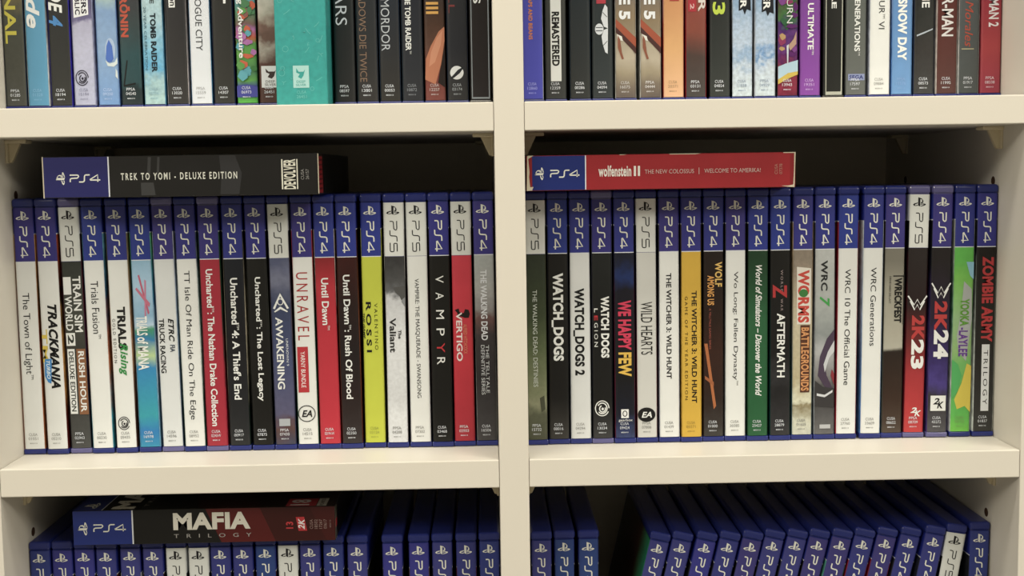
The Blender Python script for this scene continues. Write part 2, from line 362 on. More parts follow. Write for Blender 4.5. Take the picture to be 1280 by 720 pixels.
CASES = [
    ('ML', -313.86, -0.0012, 4, 'p', 0, '#e6e1cc', '#c9702a,#7a2c14,#d8a04a', None, [['t', 'The Town of Light™', '#1b1a18', 62.31, 120.18, 2.26, 8.25, '', 'title_lettering'], ['c', 'CUSA 01051', '#8c887a']], 'white case with thin black mixed-case title, first from left on middle left shelf'),
    ('ML', -298.08, -0.007, 4, 'p', 0, '#e6e1cc', '#5a1c14,#c98a30,#1d1512,#b34a20', None, [['t', 'TRACKMANIA', '#1b1a18', 70.04, 126.41, 4.79, 10.91, 'hi', 'title_lettering'], ['t', 'TM', '#d6b52c', 86.61, 108.62, 0.27, 3.72, 'B', 'title_lettering'], ['p', '#3a84b8', [(1.33, 106.47), (5.85, 106.47), (4.79, 123.17), (2.66, 122.09), (0.8, 117.77)], 'cover_artwork'], ['t', 'TURBO', '#d8e0e0', 107.54, 119.93, 2.13, 4.52, 'Bi', 'title_lettering'], ['c', 'CUSA 05210', '#8c887a']], 'white case with heavy slanted black title over yellow and blue marks, middle left shelf'),
    ('ML', -282.9, -0.0093, 5, 'b', 1, [[(0.008, '#4c4a42'), (0.404, '#3c3a30'), (0.529, '#4a493c'), (0.76, '#33352c')], 60, 0.1], '#1a1820,#3c2c4a,#6a2030,#222', None, [['t', 'TRAIN SIM', '#e6e1cc', 51.67, 89.02, 6.92, 12.24, 'b', 'title_lettering'], ['r', '#e6e1cc', 52.2, 63.91, 0.8, 5.85, 'printed_panel'], ['t', 'WORLD', '#e6e1cc', 64.97, 87.95, 1.06, 5.85, 'b', 'title_lettering'], ['r', '#e6e1cc', 89.56, 98.14, 0.8, 6.65, 'printed_panel'], ['t', '2', '#33352c', 90.63, 97.07, 1.86, 5.85, 'B', 'title_lettering'], ['r', '#8a5a34', 100.29, 144.56, 6.92, 13.03, 'printed_panel'], ['t', 'RUSH HOUR', '#e6e1cc', 101.9, 142.93, 7.98, 11.97, 'b', 'title_lettering'], ['r', '#e6e1cc', 100.29, 144.02, 1.06, 5.85, 'printed_panel'], ['t', 'DELUXE EDITION', '#33352c', 101.9, 142.39, 1.86, 5.05, 'b', 'title_lettering'], ['c', 'PPSA 02943', '#d8d6cc']], 'dark olive case with white boxed two-line title, third from left on middle left shelf'),
    ('ML', -267.91, -0.008, 4, 'b', 0, '#e6e1cc', '#3aa0a8,#c87030,#28506a,#6ab0c0', None, [['t', 'Trials Fusion™', '#1b1a18', 55.11, 93.58, 3.99, 9.04, '', 'title_lettering'], ['c', 'CUSA 00230', '#8c887a']], 'white case with short thin black title, fourth from left on middle left shelf'),
    ('ML', -252.19, -0.0079, 4, 'b', 0, '#e6e1cc', '#4a2a1a,#c08a5a,#8a7a50', None, [['t', 'TRIALS', '#23211d', 72.44, 100.84, 4.52, 10.11, 'h', 'title_lettering'], ['t', 'Rising', '#2f8a3a', 97.08, 118.62, 3.99, 10.64, 'Bi', 'title_lettering'], ['t', 'GOLD EDITION', '#4a4840', 80.46, 109.99, 1.33, 3.19, 'w', 'title_lettering'], ['s', '#1b1a18', 146.23, 155.48, 1.6, 9.58, 'publisher_logo'], ['c', 'CUSA 09435', '#8c887a']], 'white case with black and green title above a black swirl, middle left shelf'),
    ('ML', -236.83, -0.0083, 4, 'b', 0, [[(0.003, '#2f92a0'), (0.083, '#2a78a8'), (0.146, '#2f9a9c'), (0.336, '#2e86ac'), (0.384, '#b8cc80'), (0.45, '#2d7aa0'), (0.481, '#3f9060'), (0.5, '#b8cdd0'), (0.54, '#8ab0be'), (0.65, '#a8c4cc'), (0.755, '#8fb4c0')], 70, 0.05], '#7ab0c0,#c0d0c8,#3a80a0,#60c060', None, [['p', '#c05a6a', [(3.99, 51.9), (5.05, 51.37), (10.64, 76.98), (9.58, 78.05)], 'cover_artwork'], ['p', '#c87888', [(8.25, 54.56), (9.31, 55.63), (8.25, 80.19), (7.32, 79.12)], 'cover_artwork'], ['p', '#c86a78', [(2.0, 60.96), (2.93, 59.89), (11.3, 70.56), (10.64, 73.23)], 'cover_artwork'], ['t', 'TRIALS', '#eef0ec', 79.12, 91.98, 1.6, 8.78, 'b', 'title_lettering'], ['t', 'of MANA', '#eef0ec', 93.06, 115.12, 1.6, 8.78, 'b', 'title_lettering'], ['c', 'CUSA 16978', '#d8d6cc']], 'painted sky and turquoise sea case with white outlined title, middle left shelf'),
    ('ML', -221.47, -0.0117, 4, 'p', 1, '#dcd9c8', '#4a5a6a,#8aa0b0,#d0d0d0', None, [['t', 'TRUCK RACING', '#1b1a18', 80.98, 117.56, 1.33, 4.79, 'b', 'title_lettering'], ['t', 'ETRC', '#1b1a18', 80.98, 96.54, 7.45, 11.17, 'Bi', 'title_lettering'], ['t', 'FIA', '#35404a', 98.7, 103.54, 7.98, 11.17, 'b', 'title_lettering'], ['c', 'CUSA 14596', '#8c887a']], 'off-white case with small slanted racing logo beside black capitals, middle left shelf'),
    ('ML', -206.46, -0.0107, 4, 'b', 0, '#e6e1cc', '#35604a,#c8d8c0,#304058', None, [['t', 'TT Isle Of Man Ride On The Edge', '#1b1a18', 49.21, 149.28, 3.46, 8.25, '', 'title_lettering'], ['c', 'CUSA 08952', '#8c887a']], 'white case with long thin black title, eighth from left on middle left shelf'),
    ('ML', -191.68, -0.0074, 4, 'p', 1, '#a82430', '#c0283a,#303a30,#2a5a34', None, [['t', 'Uncharted™: The Nathan Drake Collection', '#e6e1cc', 48.39, 153.92, 3.72, 8.25, 'b', 'title_lettering'], ['c', 'CUSA 02343-W', '#d8d6cc']], 'red case with long white bold title, ninth from left on middle left shelf'),
    ('ML', -176.49, -0.0048, 4, 'b', 0, [[(-0.004, '#2a2a28'), (0.456, '#15171a'), (0.75, '#1c1e22')], 40, 0.1], '#1c2a20,#c8b890,#202020', None, [['t', "Uncharted™4: A Thief's End", '#e6e1cc', 54.51, 136.26, 3.99, 9.04, 'b', 'title_lettering'], ['c', 'CUSA 00917', '#d8d6cc']], 'black case with white bold title, right of the long-titled red one, middle left shelf'),
    ('ML', -161.03, -0.0065, 4, 'b', 0, '#161715', '#1a1a18,#444438,#101010', None, [['t', 'Uncharted™: The Lost Legacy', '#e6e1cc', 54.23, 137.64, 3.99, 8.78, 'b', 'title_lettering'], ['c', 'CUSA 07875', '#d8d6cc']], 'black case with white bold title, left of the slate-blue one, middle left shelf'),
    ('ML', -145.87, -0.0065, 5, 'b', 0, [[(-0.008, '#3f4250'), (0.088, '#5c4038'), (0.136, '#5a5568'), (0.358, '#474c66'), (0.578, '#3c4258'), (0.672, '#70707c'), (0.747, '#55586c')], 60, 0.1], '#40445a,#6a5a60,#30303c', None, [['p', '#e6e1cc', [(1.33, 75.33), (6.38, 65.16), (11.97, 75.33), (10.64, 75.86), (6.38, 67.3), (2.66, 75.86)], 'emblem'], ['o', '#e6e1cc', 68.9, 73.18, 4.52, 8.25, 'emblem'], ['p', '#e6e1cc', [(2.0, 77.47), (5.99, 74.26), (6.65, 74.26), (11.3, 77.47), (10.64, 78.01), (6.38, 75.86), (2.66, 78.01)], 'emblem'], ['t', 'AWAKENING', '#e6e1cc', 81.23, 129.78, 2.66, 7.45, 'b', 'title_lettering'], ['t', 'UNKNOWN 9', '#d8d6cc', 95.74, 114.08, 9.04, 10.64, '', 'title_lettering'], ['r', '#a8a8a0', 149.89, 154.8, 2.66, 9.98, 'printed_panel'], ['c', 'PPSA 07430', '#d8d6cc']], 'slate-blue case with white triangular eye emblem and title, twelfth from left on middle left shelf'),
    ('ML', -130.61, -0.0059, 4, 'p', 0, '#e4dfca', '#38704a,#2a5038,#c03030', None, [['t', 'UNRAVEL', '#a82c28', 51.53, 97.08, 2.0, 9.58, 'w', 'title_lettering'], ['r', '#b82a2c', 101.4, 132.23, 1.06, 8.25, 'printed_panel'], ['t', 'YARNY BUNDLE', '#efe8d8', 104.63, 128.98, 3.19, 6.12, '', 'title_lettering'], ['o', '#1b1a18', 140.93, 152.37, 0.0, 11.97, 'publisher_logo'], ['u', 'EA', '#1b1a18', 144.36, 148.93, 2.66, 9.58, 'bi', 'publisher_logo'], ['c', 'CUSA 14515', '#8c887a']], 'white case with red serif-like title and red rounded panel, middle left shelf'),
    ('ML', -115.83, -0.0054, 4, 'b', 0, [[(-0.011, '#c22832'), (0.638, '#b8242c'), (0.744, '#8c1e20')], 20, 0.03], '#c02830,#701818,#d8c8b0', None, [['t', 'Until Dawn™', '#e6e1cc', 55.51, 90.35, 3.72, 8.51, 'b', 'title_lettering'], ['c', 'CUSA 02194-W', '#d8d6cc']], 'red case with short white bold title, fourteenth from left on middle left shelf'),
    ('ML', -101.05, -0.0054, 4, 'b', 0, [[(-0.013, '#38302c'), (0.195, '#2c201c'), (0.385, '#241c1a'), (0.574, '#2a1a16'), (0.743, '#3c1612')], 60, 0.12], '#6a3020,#8a4a28,#301812', None, [['t', 'Until Dawn™: Rush Of Blood', '#e6e1cc', 53.61, 137.13, 3.46, 7.98, 'b', 'title_lettering'], ['c', 'CUSA 02350', '#d8d6cc']], 'very dark brown case with white bold title, fifteenth from left on middle left shelf'),
    ('ML', -85.79, 0.0011, 4, 'b', 0, '#c6c80c', '#a0a020,#30301c,#c0c010', None, [['t', 'ROSSI', '#1b1a18', 72.08, 105.98, 2.13, 5.59, 'Bw', 'title_lettering'], ['t', 'VALENTINO', '#3a3a10', 73.15, 104.36, 7.71, 9.84, 'w', 'title_lettering'], ['t', 'THE GAME', '#1b1a18', 79.59, 96.81, 0.0, 1.33, 'bi', 'title_lettering'], ['c', 'CUSA 03124', '#a0a030']], 'acid yellow case with black title, sixteenth from left on middle left shelf'),
    ('ML', -70.51, 0.002, 5, 'b', 0, [[(-0.016, '#d6d2c4'), (0.128, '#dedacb'), (0.192, '#d0ccbe'), (0.413, '#dedacb'), (0.59, '#c8c4b8'), (0.615, '#6a6862'), (0.658, '#504e48'), (0.74, '#3a3834')], 90, 0.1], '#6a6258,#201c18,#c0b8a8', None, [['p', '#8c8a82', [(11.97, 65.91), (13.03, 63.76), (13.03, 75.56), (10.64, 72.34), (11.44, 69.12)], 'cover_artwork'], ['p', '#55524a', [(5.32, 62.69), (13.03, 61.62), (13.03, 69.12), (10.64, 71.26), (9.31, 68.05), (6.65, 65.91)], 'cover_artwork'], ['t', 'Valiant', '#2a2824', 83.08, 106.25, 2.39, 6.65, 'b', 'title_lettering'], ['t', 'The', '#2a2824', 91.15, 97.08, 7.98, 10.11, 'b', 'title_lettering'], ['c', 'PPSA 04208', '#8c887a']], 'pale case with smoky grey top and blackletter-style title, seventeenth from left on middle left shelf'),
    ('ML', -55.14, -0.0015, 5, 'b', 0, '#e6e1cc', '#b0a8a0,#602020,#d0c8b8', None, [['t', 'VAMPIRE: THE MASQUERADE - SWANSONG', '#1b1a18', 57.06, 137.45, 4.26, 7.45, '', 'title_lettering'], ['c', 'PPSA 07302', '#8c887a']], 'white case with long thin black capitals, left of the black one, middle left shelf'),
    ('ML', -40.25, -0.0021, 4, 'b', 0, '#161615', '#202020,#402020,#101010', None, [['t', 'V', '#e6e1cc', 55.17, 59.98, 3.72, 9.04, '', 'title_lettering'], ['t', 'A', '#e6e1cc', 66.41, 71.23, 3.72, 9.04, '', 'title_lettering'], ['t', 'M', '#e6e1cc', 78.22, 84.13, 3.72, 9.04, '', 'title_lettering'], ['t', 'P', '#e6e1cc', 90.59, 95.45, 3.72, 9.04, '', 'title_lettering'], ['t', 'Y', '#c42a2c', 100.31, 106.79, 3.72, 9.04, '', 'title_lettering'], ['t', 'R', '#e6e1cc', 110.04, 114.91, 3.72, 9.04, '', 'title_lettering'], ['c', 'CUSA 03468', '#d8d6cc']], 'black case with widely spaced letters, one of them red, middle left shelf'),
    ('ML', -25.47, -0.0021, 5, 'b', 0, [[(-0.021, '#a8222c'), (0.345, '#c82a32'), (0.735, '#d0323c')], 20, 0.04], '#b02028,#801818,#301010', None, [['p', '#201414', [(1.33, 78.47), (3.99, 77.4), (4.66, 80.08), (7.32, 80.62), (8.25, 77.93), (10.64, 78.47), (11.44, 81.16), (10.64, 83.85), (7.98, 83.85), (5.32, 82.77), (2.66, 83.31), (3.19, 80.62)], 'cover_artwork'], ['t', 'ALFRED HITCHCOCK', '#d88858', 88.16, 108.14, 6.92, 9.31, '', 'title_lettering'], ['t', 'VERTIGO', '#f0dcc8', 80.08, 113.01, 2.13, 6.12, 'b', 'title_lettering'], ['c', 'PPSA 02903', '#d8d6cc']], 'bright red case with black silhouette above a cream title, middle left shelf'),
    ('ML', -10.45, -0.0035, 4, 'p', 0, [[(-0.023, '#46423e'), (0.28, '#2e2a28'), (0.439, '#3c3632'), (0.508, '#6a4a40'), (0.54, '#8a8378'), (0.628, '#a8a496'), (0.734, '#a8a89a')], 90, 0.08], '#a0a090,#504840,#2a2624', None, [['t', 'THE WALKING DEAD', '#e0ddd0', 51.91, 99.21, 3.99, 8.25, 'b', 'title_lettering'], ['t', 'THE TELLTALE', '#d0cdc0', 102.46, 135.02, 6.65, 8.78, '', 'title_lettering'], ['t', 'DEFINITIVE SERIES', '#d0cdc0', 102.46, 136.11, 3.46, 5.85, '', 'title_lettering'], ['c', 'CUSA 16506', '#d8d6cc']], 'case fading from grey to black with white two-line title, middle left shelf'),
    ('MR', 23.54, -0.0, 5, 'b', 0, [[(-0.027, '#45452f'), (0.117, '#5a5a40'), (0.165, '#8a8862'), (0.213, '#7a7c54'), (0.372, '#58603a'), (0.498, '#3c4428'), (0.731, '#2e3424')], 70, 0.1], '#404030,#606040', None, [['t', 'THE WALKING DEAD: DESTINIES', '#c8c8b0', 65.87, 131.29, 4.26, 7.18, '', 'title_lettering'], ['p', '#4a4a34', [(8.25, 138.92), (11.3, 137.28), (11.97, 146.56), (9.31, 148.75)], 'cover_artwork'], ['c', 'PPSA 15732', '#d8d6cc']], 'olive green case with thin pale title, first from left on middle right shelf'),
    ('MR', 38.32, -0.0, 4, 'b', 0, [[(-0.029, '#3c3830'), (0.18, '#1a1816'), (0.729, '#141414')], 20, 0.08], '#202020,#404040', None, [['t', 'WATCH_DOGS', '#e6e1cc', 54.85, 114.16, 2.13, 10.11, 'h', 'title_lettering'], ['c', 'CUSA 00016', '#d8d6cc']], 'black case with very large white title, second from left on middle right shelf'),
    ('MR', 53.1, -0.0, 4, 'b', 0, '#dcd8c6', '#c0c0b8,#404040', None, [['t', 'WATCH_DOGS 2', '#1b1a18', 65.29, 124.21, 1.86, 9.31, 'h', 'title_lettering'], ['c', 'CUSA 04294', '#8c887a']], 'white case with large heavy black title, third from left on middle right shelf'),
    ('MR', 67.89, -0.0, 4, 'p', 1, [[(-0.032, '#3c3a36'), (0.176, '#1c1b18'), (0.494, '#1a1a18'), (0.726, '#22231f')], 20, 0.08], '#202028,#404048', None, [['t', 'WATCH DOGS', '#e6e1cc', 70.91, 112.52, 5.59, 11.17, 'h', 'title_lettering'], ['t', 'L', '#e6e1cc', 78.99, 81.68, 1.06, 3.46, 'b', 'title_lettering'], ['t', 'E', '#c02a2c', 83.84, 87.08, 1.06, 3.46, 'b', 'title_lettering'], ['t', 'GION', '#e6e1cc', 88.7, 104.93, 1.06, 3.46, 'w', 'title_lettering'], ['s', '#e6e1cc', 141.39, 152.33, 1.06, 10.91, 'publisher_logo'], ['c', 'CUSA 13034', '#d8d6cc']], 'black case with white title above a white swirl, fourth from left on middle right shelf'),
    ('MR', 82.99, -0.0019, 4, 'b', 0, [[(-0.034, '#3a4468'), (0.111, '#1a1c26'), (0.27, '#141418'), (0.603, '#181820'), (0.665, '#20305a'), (0.725, '#1c1e2a')], 50, 0.15], '#702038,#202038', None, [['t', 'WE HAPPY', '#d4304a', 73.86, 107.36, 2.13, 10.91, 'h', 'title_lettering'], ['t', 'FEW', '#e0b02c', 108.99, 125.3, 2.13, 10.91, 'h', 'title_lettering'], ['r', '#e6e1cc', 147.69, 153.71, 3.72, 8.78, 'publisher_logo'], ['o', '#141418', 148.78, 152.61, 4.79, 7.71, 'publisher_logo'], ['u', 'gearbox', '#e6e1cc', 154.26, 156.45, 2.0, 11.3, '', 'publisher_logo'], ['c', 'CUSA 09424', '#d8d6cc']], 'near-black case with red and yellow tall title, fifth from left on middle right shelf'),
    ('MR', 97.92, -0.0028, 5, 'b', 0, '#cfc9b4', '#702430,#203040', None, [['t', 'WILD HEARTS', '#23211d', 75.19, 110.89, 2.66, 10.37, '', 'title_lettering'], ['e', '#1b1a18', 146.87, 156.74, 0.0, 11.97, 'publisher_logo'], ['u', 'EA', '#e6e1cc', 149.83, 153.78, 2.66, 9.58, 'bi', 'publisher_logo'], ['c', 'PPSA 07806', '#8c887a']], 'cream case with narrow title above a solid black disc, middle right shelf'),
    ('MR', 113.09, -0.002, 4, 'p', 0, '#e6e1cc', '#b0b0b0,#404040', None, [['t', 'THE WITCHER 3: WILD HUNT', '#1b1a18', 56.09, 127.49, 4.52, 7.98, 'b', 'title_lettering'], ['c', 'CUSA 01439', '#8c887a']], 'white case with bold black capitals, left of the yellow one, middle right shelf'),
    ('MR', 127.87, -0.002, 4, 'b', 0, '#d6a60e', '#c09010,#504020', None, [['t', 'THE WITCHER 3: WILD HUNT', '#1b1a18', 68.16, 144.15, 6.65, 10.11, 'b', 'title_lettering'], ['t', 'GAME OF THE YEAR EDITION', '#4a3a10', 71.93, 141.96, 2.13, 3.99, 'w', 'title_lettering'], ['c', 'CUSA 05571', '#a88820']], 'golden yellow case with two-line black title, eighth from left on middle right shelf'),
    ('MR', 142.73, -0.0002, 4, 'b', 0, [[(-0.041, '#403c34'), (0.168, '#30221a'), (0.36, '#3a2218'), (0.486, '#2c1c14'), (0.719, '#241a12')], 80, 0.15], '#302018,#101010', None, [['t', 'WOLF', '#dfb04a', 49.07, 65.72, 7.45, 12.24, 'B', 'title_lettering'], ['t', 'AMONG US', '#e09a3c', 58.19, 78.11, 2.39, 6.92, 'B', 'title_lettering'], ['t', 'A TELLTALE GAMES SERIES', '#a0503a', 80.27, 107.89, 3.46, 4.79, '', 'title_lettering'], ['p', '#b0642e', [(0.27, 104.09), (2.39, 104.09), (8.25, 146.62), (6.65, 148.82)], 'cover_artwork'], ['p', '#a05a2c', [(0.67, 125.85), (6.65, 130.22), (6.65, 132.95), (0.67, 128.04)], 'cover_artwork'], ['c', 'CUSA 01000', '#d8d6cc']], 'dark brown case with amber title and orange diagonal streak, middle right shelf'),
    ('MR', 157.54, 0.0001, 4, 'p', 0, '#e6e1cc', '#b0b0a0,#404040', None, [['t', 'Wo Long: Fallen Dynasty™', '#1b1a18', 55.75, 132.68, 4.52, 8.25, '', 'title_lettering'], ['c', 'CUSA 30385', '#8c887a']], 'white case with thin black title, left of the green one, middle right shelf'),
    ('MR', 172.53, -0.0003, 4, 'b', 0, [[(-0.044, '#245a30'), (0.483, '#2a5c34'), (0.716, '#1e3c22')], 30, 0.05], '#204828,#102010', None, [['t', 'World of Simulators – Discover the World', '#e6e1cc', 51.7, 140.06, 4.79, 9.04, 'bi', 'title_lettering'], ['c', 'CUSA 25427', '#d8d6cc']], 'dark green case with slanted white title, eleventh from left on middle right shelf'),
    ('MR', 187.84, -0.0026, 4, 'b', 0, [[(-0.046, '#343230'), (0.195, '#242220'), (0.259, '#302e2c'), (0.355, '#1c1a18'), (0.715, '#141312')], 90, 0.15], '#104038,#181818', None, [['t', 'WORLD', '#a08c80', 55.17, 70.24, 6.65, 8.25, 'w', 'title_lettering'], ['t', 'Z', '#b02c28', 64.85, 74.02, 1.33, 10.91, 'B', 'title_lettering'], ['t', 'WAR', '#a08c80', 74.56, 82.66, 6.65, 8.25, 'w', 'title_lettering'], ['t', 'AFTERMATH', '#e6e1cc', 84.29, 127.77, 4.26, 9.58, 'b', 'title_lettering'], ['c', 'CUSA 28879', '#d8d6cc']], 'black case with large red letter and white capitals, twelfth from left on middle right shelf'),
    ('MR', 202.79, 0.0009, 4, 'b', 0, [[(-0.048, '#bcb89c'), (0.065, '#cfcaa8'), (0.136, '#8a7a50'), (0.162, '#d8d0a8'), (0.226, '#b8a678'), (0.48, '#c4b48a'), (0.654, '#a08c70'), (0.714, '#8c7c64')], 80, 0.12], '#506a6a,#c0a070', None, [['p', '#e0d4b8', [(2.39, 53.27), (11.97, 54.35), (11.97, 92.13), (2.66, 92.13)], 'printed_panel'], ['t', 'WORMS', '#c8402c', 55.42, 91.05, 3.19, 10.91, 'h', 'title_lettering'], ['r', '#5a3420', 92.67, 138.44, 5.05, 11.44, 'printed_panel'], ['t', 'BATTLEGROUNDS', '#d8904a', 94.3, 137.34, 5.59, 10.91, 'B', 'title_lettering'], ['e', '#3a7a34', 68.35, 73.74, 3.99, 9.98, 'cover_artwork'], ['c', 'CUSA 01609', '#8c887a']], 'sandy case with chunky orange and red title, thirteenth from left on middle right shelf'),
    ('MR', 217.96, -0.0013, 4, 'b', 0, [[(-0.049, '#6a665e'), (0.192, '#3c3834'), (0.256, '#7c766c'), (0.352, '#b0aca0'), (0.415, '#8a8c80'), (0.542, '#a8a898'), (0.712, '#b8b6a6')], 60, 0.08], '#a0a098,#404040', None, [['t', 'WRC', '#2c2c28', 49.21, 69.67, 3.72, 8.25, 'B', 'title_lettering'], ['t', '7', '#3c9a3c', 73.45, 80.47, 2.93, 9.58, 'Bi', 'title_lettering'], ['p', '#4c3c48', [(13.03, 95.64), (7.98, 102.16), (3.33, 114.13), (2.0, 127.23), (5.32, 132.7), (13.03, 143.65), (13.03, 138.17), (7.98, 127.23), (6.65, 119.58), (13.03, 108.69)], 'cover_artwork'], ['p', '#c8c4b8', [(13.03, 103.25), (8.78, 110.86), (5.85, 119.58), (6.65, 125.04), (9.58, 115.22), (13.03, 110.86)], 'cover_artwork'], ['p', '#8a2c30', [(13.03, 126.13), (11.44, 122.86), (10.64, 127.23), (13.03, 133.79)], 'cover_artwork'], ['p', '#3c3834', [(0.0, 130.51), (5.32, 134.88), (13.03, 135.98), (13.03, 127.23), (13.03, 149.14), (0.0, 148.04)], 'cover_artwork'], ['p', '#d0ccc0', [(1.33, 139.27), (6.65, 140.36), (11.97, 137.07), (11.97, 138.72), (6.65, 142.01), (1.33, 140.91)], 'cover_artwork'], ['r', '#b8b4a8', 160.68, 163.44, 3.33, 10.64, 'printed_panel']], 'grey case showing a racing car nose, fourteenth from left on middle right shelf'),
    ('MR', 232.78, 0.0047, 4, 'b', 0, '#e6e1cc', '#b02030,#a01c28', None, [['t', 'WRC 10 The Official Game', '#1b1a18', 55.38, 134.07, 4.52, 8.25, '', 'title_lettering'], ['c', 'CUSA 27760', '#8c887a']], 'white case with black mixed-case title, red edge on its left, middle right shelf'),
    ('MR', 249.27, 0.0069, 4, 'b', 0, '#e6e1cc', '#4a80b0,#c8d0c8', None, [['t', 'WRC Generations', '#1b1a18', 54.58, 107.62, 5.05, 8.78, '', 'title_lettering'], ['c', 'CUSA 33609', '#8c887a']], 'white case with thin black title, left of the beige one, middle right shelf'),
    ('MR', 264.05, 0.0069, 4, 'p', 0, [[(-0.055, '#5a4c3a'), (0.058, '#4a3a2c'), (0.155, '#3c2a1e'), (0.347, '#2c221a'), (0.36, '#b0a88c'), (0.41, '#aba286'), (0.601, '#9a9278'), (0.708, '#7c7560')], 30, 0.03], '#505040,#302820', None, [['r', '#1c1a16', 60.21, 60.96, 5.59, 12.63, 'printed_panel'], ['r', '#1c1a16', 59.67, 93.2, 12.63, 13.3, 'printed_panel'], ['t', 'WRECKFEST', '#1c1a16', 61.83, 92.12, 6.65, 11.7, 'h', 'title_lettering'], ['t', 'DRIVE HARD DIE LAST', '#3c382c', 60.75, 79.11, 2.93, 4.26, '', 'title_lettering'], ['c', 'CUSA 08652', '#d8d6cc']], 'beige-topped case with black boxed title and dark lower half, middle right shelf'),
    ('MR', 278.98, 0.0141, 5, 'p', 1, [[(-0.056, '#c4342e'), (0.249, '#a82c2a'), (0.377, '#6a2420'), (0.536, '#2a1c1a'), (0.706, '#2c2420')], 30, 0.05], '#701820,#202020', None, [['k', '#e6e1cc', [(0.27, 74.24), (4.52, 80.46), (6.65, 76.67), (8.78, 80.46), (13.03, 74.24)], 'wrestling_logo', 0.95], ['k', '#e6e1cc', [(1.86, 77.75), (4.92, 83.71), (6.65, 80.19), (8.38, 83.71), (11.44, 77.75)], 'wrestling_logo', 0.95], ['t', '2K', '#b8342c', 87.5, 104.89, 3.33, 11.97, 'h', 'title_lettering'], ['t', '23', '#e6e1cc', 103.8, 123.98, 3.33, 11.97, 'h', 'title_lettering'], ['u', '2', '#e6e1cc', 150.3, 154.05, 3.99, 8.38, 'Bi', 'publisher_logo'], ['u', 'K', '#e6e1cc', 152.35, 156.35, 6.77, 11.3, 'Bi', 'publisher_logo'], ['c', 'PPSA 08709', '#d8d6cc']], 'case fading from black to red with white 23 numerals, middle right shelf'),
    ('MR', 294.74, 0.0124, 4, 'p', 1, [[(-0.058, '#56524e'), (0.151, '#3a3434'), (0.216, '#4c3c78'), (0.312, '#3a2c5c'), (0.471, '#2a2030'), (0.705, '#241e1c')], 60, 0.12], '#503a70,#202020', None, [['k', '#e6e1cc', [(0.27, 65.85), (4.52, 72.61), (6.65, 68.28), (8.78, 72.61), (13.03, 65.85)], 'wrestling_logo', 0.95], ['k', '#e6e1cc', [(1.86, 69.36), (4.92, 75.85), (6.65, 72.34), (8.38, 75.85), (11.44, 69.36)], 'wrestling_logo', 0.95], ['t', '2K', '#b8342c', 78.02, 98.64, 2.66, 11.3, 'h', 'title_lettering'], ['t', '24', '#e6e1cc', 97.55, 117.16, 2.66, 12.63, 'h', 'title_lettering'], ['r', '#e6e1cc', 142.35, 152.79, 1.6, 11.97, 'publisher_logo'], ['u', '2', '#1b1a18', 144.0, 148.43, 3.33, 7.71, 'Bi', 'publisher_logo'], ['u', 'K', '#1b1a18', 146.43, 151.14, 6.1, 10.64, 'Bi', 'publisher_logo'], ['c', 'CUSA 43272', '#d8d6cc']], 'dark case with white 24 numerals and white logo square, middle right shelf'),
    ('MR', 310.72, 0.0083, 4, 'b', 0, [[(-0.06, '#78c020'), (0.021, '#6cbc30'), (0.101, '#58b040'), (0.294, '#70b050'), (0.342, '#8cb060'), (0.469, '#90b070'), (0.628, '#74b83c'), (0.703, '#5cb43c')], 50, 0.06], '#d8d8c0,#408050,#c8c8b0', None, [['p', '#a8a898', [(6.65, 64.77), (11.97, 70.17), (12.63, 90.76), (9.31, 119.09), (3.99, 112.54), (2.66, 101.64), (5.32, 85.34)], 'cover_artwork'], ['p', '#88b8c0', [(7.98, 51.83), (13.03, 51.83), (13.03, 63.69), (10.64, 60.99)], 'cover_artwork'], ['p', '#d0b828', [(13.03, 122.37), (9.98, 120.73), (6.65, 134.42), (2.0, 145.4), (3.99, 152.0), (9.31, 149.79), (13.03, 154.2)], 'cover_artwork'], ['p', '#4ca850', [(0.0, 118.0), (3.99, 121.28), (6.65, 128.94), (3.99, 139.9), (0.0, 145.4)], 'cover_artwork'], ['t', 'YOOKA', '#5c9420', 76.67, 95.11, 4.52, 10.64, 'h', 'title_lettering'], ['t', '-LAYLEE', '#6a3a86', 96.2, 115.81, 3.99, 10.11, 'B', 'title_lettering'], ['c', 'CUSA 05723', '#7a9a50']], 'lime green and yellow painted case, twentieth from left on middle right shelf'),
    ('MR', 326.44, 0.0029, 4, 'b', 0, [[(-0.062, '#3a3832'), (0.34, '#26241f'), (0.702, '#1e1a16')], 60, 0.1], '#d8d8c0,#202020', None, [['t', 'ZOMBIE ARMY', '#b8302c', 48.31, 106.27, 3.72, 11.44, 'h', 'title_lettering'], ['r', '#dcd8c8', 107.9, 153.39, 4.52, 9.84, 'printed_panel'], ['t', 'TRILOGY', '#1b1a18', 111.72, 148.99, 5.85, 8.78, 'w', 'title_lettering'], ['c', 'CUSA 01837', '#d8d6cc']], 'black case with red title and white lettered strip, twenty-first from left on middle right shelf'),
    ('TL', -314.06, 0, 4, 'b', 0, [[(0.025, '#4e4c40'), (0.182, '#4c4a3c'), (0.361, '#4a4a3c'), (0.421, '#6a6040')], 60, 0.1], '#203040,#303848', None, [['t', 'FINAL', '#c8b82c', 80.71, 127.11, 1.6, 8.78, 'b', 'title_lettering'], ['c', 'PPSA 01285', '#d8d6cc']], 'dark olive case with yellow capitals, first from left on upper left shelf'),
    ('TL', -299.28, 0, 4, 'b', 0, '#5c9ab0', '#d8d4c0,#202020,#201c1a', None, [['t', 'Ride', '#e8e4d0', 80.88, 117.57, 1.06, 9.58, 'Bi', 'title_lettering'], ['c', 'CUSA 01328', '#8ab8c8']], 'light blue case with white slanted lettering, second from left on upper left shelf'),
